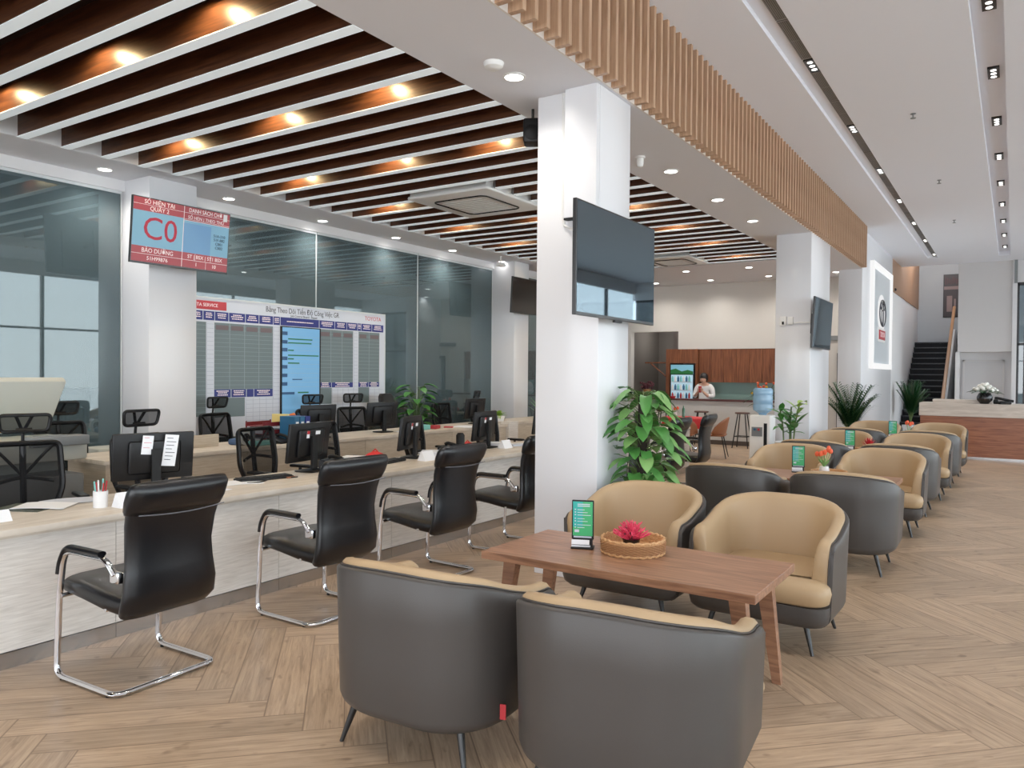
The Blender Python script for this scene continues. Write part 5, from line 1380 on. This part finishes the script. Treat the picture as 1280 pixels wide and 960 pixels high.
shell_chair('tan leather shell chair behind the black visitor chair at the red table', brown_l, (-4.78, 14.5, 0), PI/2+.2)
shell_chair('brown leather shell chair at the front of the red table', brown_l, (-5.3, 14.1, 0), .2)
shell_chair('dark leather chair at the left of the red table', navy_l, (-6.25, 14.6, 0), -PI/2)
# water dispenser
t = thing('water_dispenser', 'white water dispenser standing left of the middle pillar', 'water dispenser', (-3.2, 11.92, 0))
b = B(); b.rbox(-.16, .16, -.16, .16, 0, .98, .03); b.build('cabinet', plast_w, t, smooth=True)
b = B(); b.box(.06, .11, -.162, -.158, .12, .86); b.build('side_trim', black_p, t)
b = B(); b.box(-.12, .04, -.165, -.158, .66, .8); b.build('tap_recess', plast_g, t)
for x in (-.07, -.01): b = B(); b.box(x-.012, x+.012, -.195, -.16, .75, .78); b.build('tap', [blue_m, red_m][x > -.05], t)
b = B(); b.lathe([(.0005, .96), (.05, .96), (.06, 1.0), (.14, 1.05), (.145, 1.12), (.138, 1.14), (.145, 1.16), (.145, 1.26), (.138, 1.28), (.145, 1.3), (.145, 1.36), (.12, 1.39), (.0005, 1.39)], 28); o = b.build('water_bottle', mat('bottle_blue', srgb(140, 182, 214), .12, spec=.7, alpha=.75), smooth=True); place(o, (-3.2, 11.92, .0)); tag(o, 'large blue water bottle upturned on the white dispenser', 'water bottle')
t = thing('orange_flower_pot', 'orange and yellow flowers behind the water bottle by the middle pillar', 'flowers', (-3.36, 12.5, 0))
b = B(); b.lathe([(.0005, 0), (.08, 0), (.1, .9), (.0005, .88)], 20); b.build('pedestal_pot', pot_w, t, smooth=True)
b = B(); st = B(); random.seed(31)
for i in range(20):
    a = i*2.4; rr = random.uniform(.03, .22); p = Vector((rr*math.cos(a), rr*math.sin(a), 1.30+random.uniform(-.12, .16))); st.tube([(0, 0, .88), p*.5+Vector((0, 0, .55)), p], .004, 4)
    b.use(i % 3 == 0 and 1 or 0); b.ball(p, .022, 7, 5)
    leaf(st, p-Vector((0, 0, .12)), (math.cos(a), math.sin(a), .2), .18, .05, .5, 4, False)
b.build('blossoms', [orange_f, mat('yellow_petals', srgb(226, 176, 40), .5)], t, smooth=True); st.build('stems_and_leaves', leaf_d, t, smooth=True)

# ------------------------------------------------------------------ person behind the bar
t = thing('person', 'black-haired person in a white shirt looking down at a phone behind the bar', 'person', (-6.12, 17.7, 0), 0)
def skin(name, verts, edges, radii, m, parent, sub=2, root=0):
    me = bpy.data.meshes.new(name); me.from_pydata([Vector(v) for v in verts], edges, []); o = bpy.data.objects.new(name, me); C.objects.link(o)
    s_ = o.modifiers.new('sk', 'SKIN'); s_.use_smooth_shade = True
    for i, r_ in enumerate(radii): sv = me.skin_vertices[0].data[i]; sv.radius = (r_, r_) if not isinstance(r_, tuple) else r_; sv.use_root = (i == root)
    q = o.modifiers.new('su', 'SUBSURF'); q.levels = sub; q.render_levels = sub
    dg = bpy.context.evaluated_depsgraph_get(); nm = bpy.data.meshes.new_from_object(o.evaluated_get(dg)); bpy.data.objects.remove(o)
    for p in nm.polygons: p.use_smooth = True
    nm.materials.clear(); nm.materials.append(m); o = bpy.data.objects.new(name, nm); C.objects.link(o); o.parent = parent; return o
# body, facing -Y (towards camera): arms raised to hold a phone in front of the chest
V = [(0, .02, .92), (0, .03, 1.08), (0, .03, 1.24), (0, .02, 1.33), (0, -.01, 1.39), (0, -.035, 1.45), (0, -.06, 1.50), (0, -.05, 1.55),
     (-.17, .02, 1.30), (-.23, -.02, 1.07), (-.14, -.2, 1.10), (-.05, -.26, 1.20),
     (.17, .02, 1.30), (.23, -.02, 1.07), (.14, -.2, 1.10), (.05, -.26, 1.20),
     (-.09, .02, .85), (-.1, 0, .48), (-.1, .03, .06), (.09, .02, .85), (.1, 0, .48), (.1, .03, .06), (-.1, -.1, .03), (.1, -.1, .03)]
Ed = [(0, 1), (1, 2), (2, 3), (3, 4), (4, 5), (5, 6), (6, 7), (3, 8), (8, 9), (9, 10), (10, 11), (3, 12), (12, 13), (13, 14), (14, 15), (0, 16), (16, 17), (17, 18), (0, 19), (19, 20), (20, 21), (18, 22), (21, 23)]
Rr = [(.14, .10), (.13, .095), (.145, .10), (.10, .08), .05, .065, .088, .075, .06, .045, .037, .026, .06, .045, .037, .026, .085, .06, .045, .085, .06, .045, .04, .04]
skin('body', V, Ed, Rr, skin_m, t)
Vs = V[:4]+[(0, .0, 1.365)]+V[8:11]+V[12:15]
Es = [(0, 1), (1, 2), (2, 3), (3, 4), (3, 5), (5, 6), (6, 7), (3, 8), (8, 9), (9, 10)]
skin('shirt', Vs, Es, [(.155, .115), (.145, .11), (.158, .115), (.115, .095), (.062, .062), .074, .06, .05, .074, .06, .05], shirt_m, t)
b = B(); secs = []
skin('trousers', [(0, .02, .93), (-.09, .02, .84), (-.1, 0, .48), (-.1, .03, .1), (.09, .02, .84), (.1, 0, .48), (.1, .03, .1)], [(0, 1), (1, 2), (2, 3), (0, 4), (4, 5), (5, 6)], [(.15, .11), .1, .072, .06, .1, .072, .06], black_s, t)
b = B(); b.ball((0, -.03, 1.535), .105, 18, 12, (.92, 1.05, .98)); b.ball((0, -.02, 1.50), .098, 16, 10, (1.0, .85, 1.0)); b.build('hair', hair_m, t, smooth=True)
b = B(); b.ball((0, -.072, 1.475), .078, 16, 12, (.88, .85, 1.1)); b.ball((0, -.142, 1.468), .012, 8, 6, (1, 1.2, 1.4)); b.build('face', skin_m, t, smooth=True)
b = B()
for sx in (-1, 1): b.ball((sx*.028, -.135, 1.487), .007, 8, 5, (1.5, .6, .6)); 
b.ball((0, -.134, 1.432), .010, 8, 5, (2, .6, .5)); b.build('eyes_and_mouth', mat('face_dark', srgb(96, 50, 46), .5), t, smooth=True)
for sx in (-1, 1):
    b = B(); b.rbox(sx*.045-.02, sx*.045+.02, -.285, -.262, 1.19, 1.26, .01)
    for i in range(4):
        z = 1.195+i*.019; x0 = sx*.062; b.tube([(x0, -.27, z), (sx*.05, -.302, z+.002), (sx*.018, -.306+.001*i, z+.004)], [.0085, .008, .0065], 7)
    b.tube([(sx*.05, -.28, 1.25), (sx*.035, -.302, 1.275), (sx*.012, -.304, 1.27)], [.01, .009, .007], 7)
    b.build('hand', skin_m, t, smooth=True)
b = B(); b.rbox(-.04, .04, -.30, -.288, 1.17, 1.32, .008); o = b.build('mobile_phone', red_m, smooth=True); place(o, (-6.12, 17.7, 0)); tag(o, 'red mobile phone held in both hands by the person behind the bar', 'phone')
b = B(); b.lathe([(.0005, 0), (.06, 0), (.08, .05), (.0005, .05)], 16); o = b.build('red_bowl', red_m, smooth=True); place(o, (-6.75, 17.3, 1.025)); tag(o, 'small red bowl on the bar in front of the fridge', 'bowl')

# ------------------------------------------------------------------ reception desk
t = thing('reception_desk', 'reception desk with a marble band above horizontal-grain wood panelling on the right', 'reception desk', (0, 0, 0))
b = B(); b.box(-1.54, 3.2, 17.2, 17.95, .05, .82); b.build('wood_front', desk_wood, t)
b = B(); b.box(-1.56, 3.2, 17.17, 17.97, .82, 1.07); b.build('marble_band', marble, t, bevel=.004)
b = B(); b.box(-1.34, -.34, 17.35, 17.75, 1.07, 1.14); b.build('raised_ledge', marble, t, bevel=.004)
b = B(); b.box(-1.52, 3.2, 17.22, 17.9, 0, .05); b.build('plinth', steel, t)
t = thing('flower_bowl', 'round black bowl of white roses on the reception desk', 'flowers', (-.46, 17.32, 1.075))
b = B(); b.lathe([(.0005, 0), (.07, 0), (.13, .07), (.135, .13), (.1, .2), (.085, .21), (.0005, .18)], 28); b.build('bowl', pot_b, t, smooth=True)
b = B(); l = B(); random.seed(17)
for i in range(22):
    a = i*2.4; rr = .19*math.sqrt((i+.5)/22); p = Vector((rr*math.cos(a), rr*math.sin(a), .40-rr*.75+random.uniform(-.01, .01))); b.ball(p, .042, 9, 6, (1, 1, .8))
    l.tube([(0, 0, .18), p*.95], .004, 4); leaf(l, p-Vector((0, 0, .05)), (math.cos(a), math.sin(a), .1), .15, .07, .3, 4, False)
b.build('roses', white_f, t, smooth=True); l.build('leaves', leaf_d, t, smooth=True)
t = thing('telephone', 'black telephone on the reception desk right of the white roses', 'telephone', (-.14, 17.35, 1.07), .3)
b = B(); b.rbox(-.1, .1, -.09, .09, 0, .06, .02); b.build('base', black_p, t, smooth=True)
b = B(); b.tube(fillet([(-.16, 0, .12), (-.08, 0, .11), (.08, 0, .07), (.15, 0, .06)], .05), .026, 8); b.build('handset', black_s, t, smooth=True)
b = B(); b.rbox(-.04, .04, -.05, .05, 0, .09, .02); o = b.build('card_box', black_p, smooth=True); place(o, (-.28, 17.45, 1.07)); tag(o, 'small black box between the roses and the telephone on reception', 'box')

# ------------------------------------------------------------------ stairs
t = thing('staircase', 'straight staircase with black stone steps rising at the far end', 'stairs', (0, 0, 0))
b = B(); n = 16
for i in range(n): b.box(-2.6, -1.6, 23.3+i*.245, 23.3+n*.245+.6, i*.166, (i+1)*.166)
b.build('steps', stair_m, t)
b = B()
for i in range(n): b.box(-2.59, -1.61, 23.285+i*.245, 23.31+i*.245, (i+1)*.166-.03, (i+1)*.166+.001)
b.build('nosings', mat('nosing', srgb(30, 32, 38), .3), t)
b = B(); b.add([Vector(p) for p in [(-1.6, 23.2, 0), (-1.6, 23.2, .35), (-1.6, 27.2, 3.05), (-1.6, 27.9, 3.05), (-1.6, 27.9, 0), (-1.52, 23.2, 0), (-1.52, 23.2, .35), (-1.52, 27.2, 3.05), (-1.52, 27.9, 3.05), (-1.52, 27.9, 0)]], [(0, 1, 2, 3, 4), (5, 9, 8, 7, 6), (0, 5, 6, 1), (1, 6, 7, 2), (2, 7, 8, 3), (3, 8, 9, 4), (4, 9, 5, 0)])
b.build('stringer', white, t)
t = thing('glass_balustrade', 'glass balustrade with an oak handrail along the right side of the stairs', 'balustrade', (0, 0, 0))
b = B(); b.quad((-1.56, 23.3, .4), (-1.56, 27.3, 3.1), (-1.56, 27.3, 3.72), (-1.56, 23.3, 1.02)); b.build('glass_panel', glass_c, t)
b = B(); b.tube([(-1.56, 23.2, .98), (-1.56, 27.3, 3.74)], .045, 8, flat=(1, .8)); b.build('handrail', oak_rail, t, smooth=True)
t = thing('stair_poster', 'tall dark framed poster on the wall above the stairs', 'poster', (-1.66, 27.97, 4.15))
b = B(); b.box(-.25, .25, 0, .03, -.68, .68); b.build('frame', black_p, t)
b = B(); b.box(-.23, .23, -.004, 0, -.66, .66); b.build('picture', mat('poster_dark', srgb(34, 20, 24), .5), t)
b = B(); b.box(-.23, .23, -.008, -.004, .2, .3); b.box(-.15, .0, -.008, -.004, -.5, .0); b.box(.05, .1, -.008, -.004, -.4, -.1); b.build('pale_print', mat('poster_pale', srgb(130, 108, 106), .6), t)
b = B()
for i in range(8): b.box(-.2+.05*i, -.18+.05*i, -.008, -.004, .36+.02*(i % 3), .6-.03*(i % 4))
b.build('red_print', mat('poster_red', srgb(80, 24, 28), .6), t)

# ------------------------------------------------------------------ light
w = bpy.data.worlds.new('world'); bpy.context.scene.world = w; w.use_nodes = True
nt = w.node_tree; bg = nt.nodes['Background']
tc = nt.nodes.new('ShaderNodeTexCoord'); sp = nt.nodes.new('ShaderNodeSeparateXYZ'); cr = nt.nodes.new('ShaderNodeValToRGB')
nt.links.new(tc.outputs['Generated'], sp.inputs[0]); nt.links.new(sp.outputs[2], cr.inputs[0])
e = cr.color_ramp.elements; e[0].position = 0; e[0].color = (.95, .97, 1, 1); e[1].position = .8; e[1].color = (.62, .78, 1, 1)
nt.links.new(cr.outputs[0], bg.inputs['Color']); bg.inputs['Strength'].default_value = 5.5
def area(loc, rot, sx, sy, pw, col=(1, 1, 1), portal=False):
    l = bpy.data.lights.new('daylight', 'AREA'); l.shape = 'RECTANGLE'; l.size = sx; l.size_y = sy; l.energy = pw; l.color = col
    if portal: l.cycles.is_portal = True
    o = bpy.data.objects.new('daylight', l); C.objects.link(o); o.location = loc; o.rotation_euler = rot; return o
area((5.65, 8.7, 2.15), (0, PI/2, 0), 4.1, 29.4, 0, portal=True)
area((-1.5, -6.15, 1.8), (PI/2, 0, PI*0), 14.1, 3.6, 0, portal=True)
l = bpy.data.lights.new('sun', 'SUN'); l.energy = 18; l.angle = .02; l.color = (1, .96, .9); o = bpy.data.objects.new('sun', l); C.objects.link(o); o.location = (0, 0, 30); o.rotation_euler = (-.35, -.55, 0)
def fill_pt(loc, pw, r=.25, col=(1, .97, .93)):
    l = bpy.data.lights.new('lamp', 'POINT'); l.energy = pw; l.color = col; l.shadow_soft_size = r
    o = bpy.data.objects.new('lamp', l); C.objects.link(o); o.location = loc
fill_pt((-2.1, 25.5, 5.6), 90); fill_pt((-7.6, 19.2, 2.6), 14, .05)  # unseen lamps with no fitting, added to lighten stairwell and dim niche
sc = bpy.context.scene
sc.view_settings.view_transform = 'Standard'; sc.view_settings.look = 'None'; sc.view_settings.exposure = 0; sc.view_settings.gamma = 1.12
sc.cycles.max_bounces = 10; sc.cycles.diffuse_bounces = 5; sc.cycles.transparent_max_bounces = 16; sc.cycles.sample_clamp_indirect = 6
sc.cycles.caustics_reflective = False; sc.cycles.caustics_refractive = False
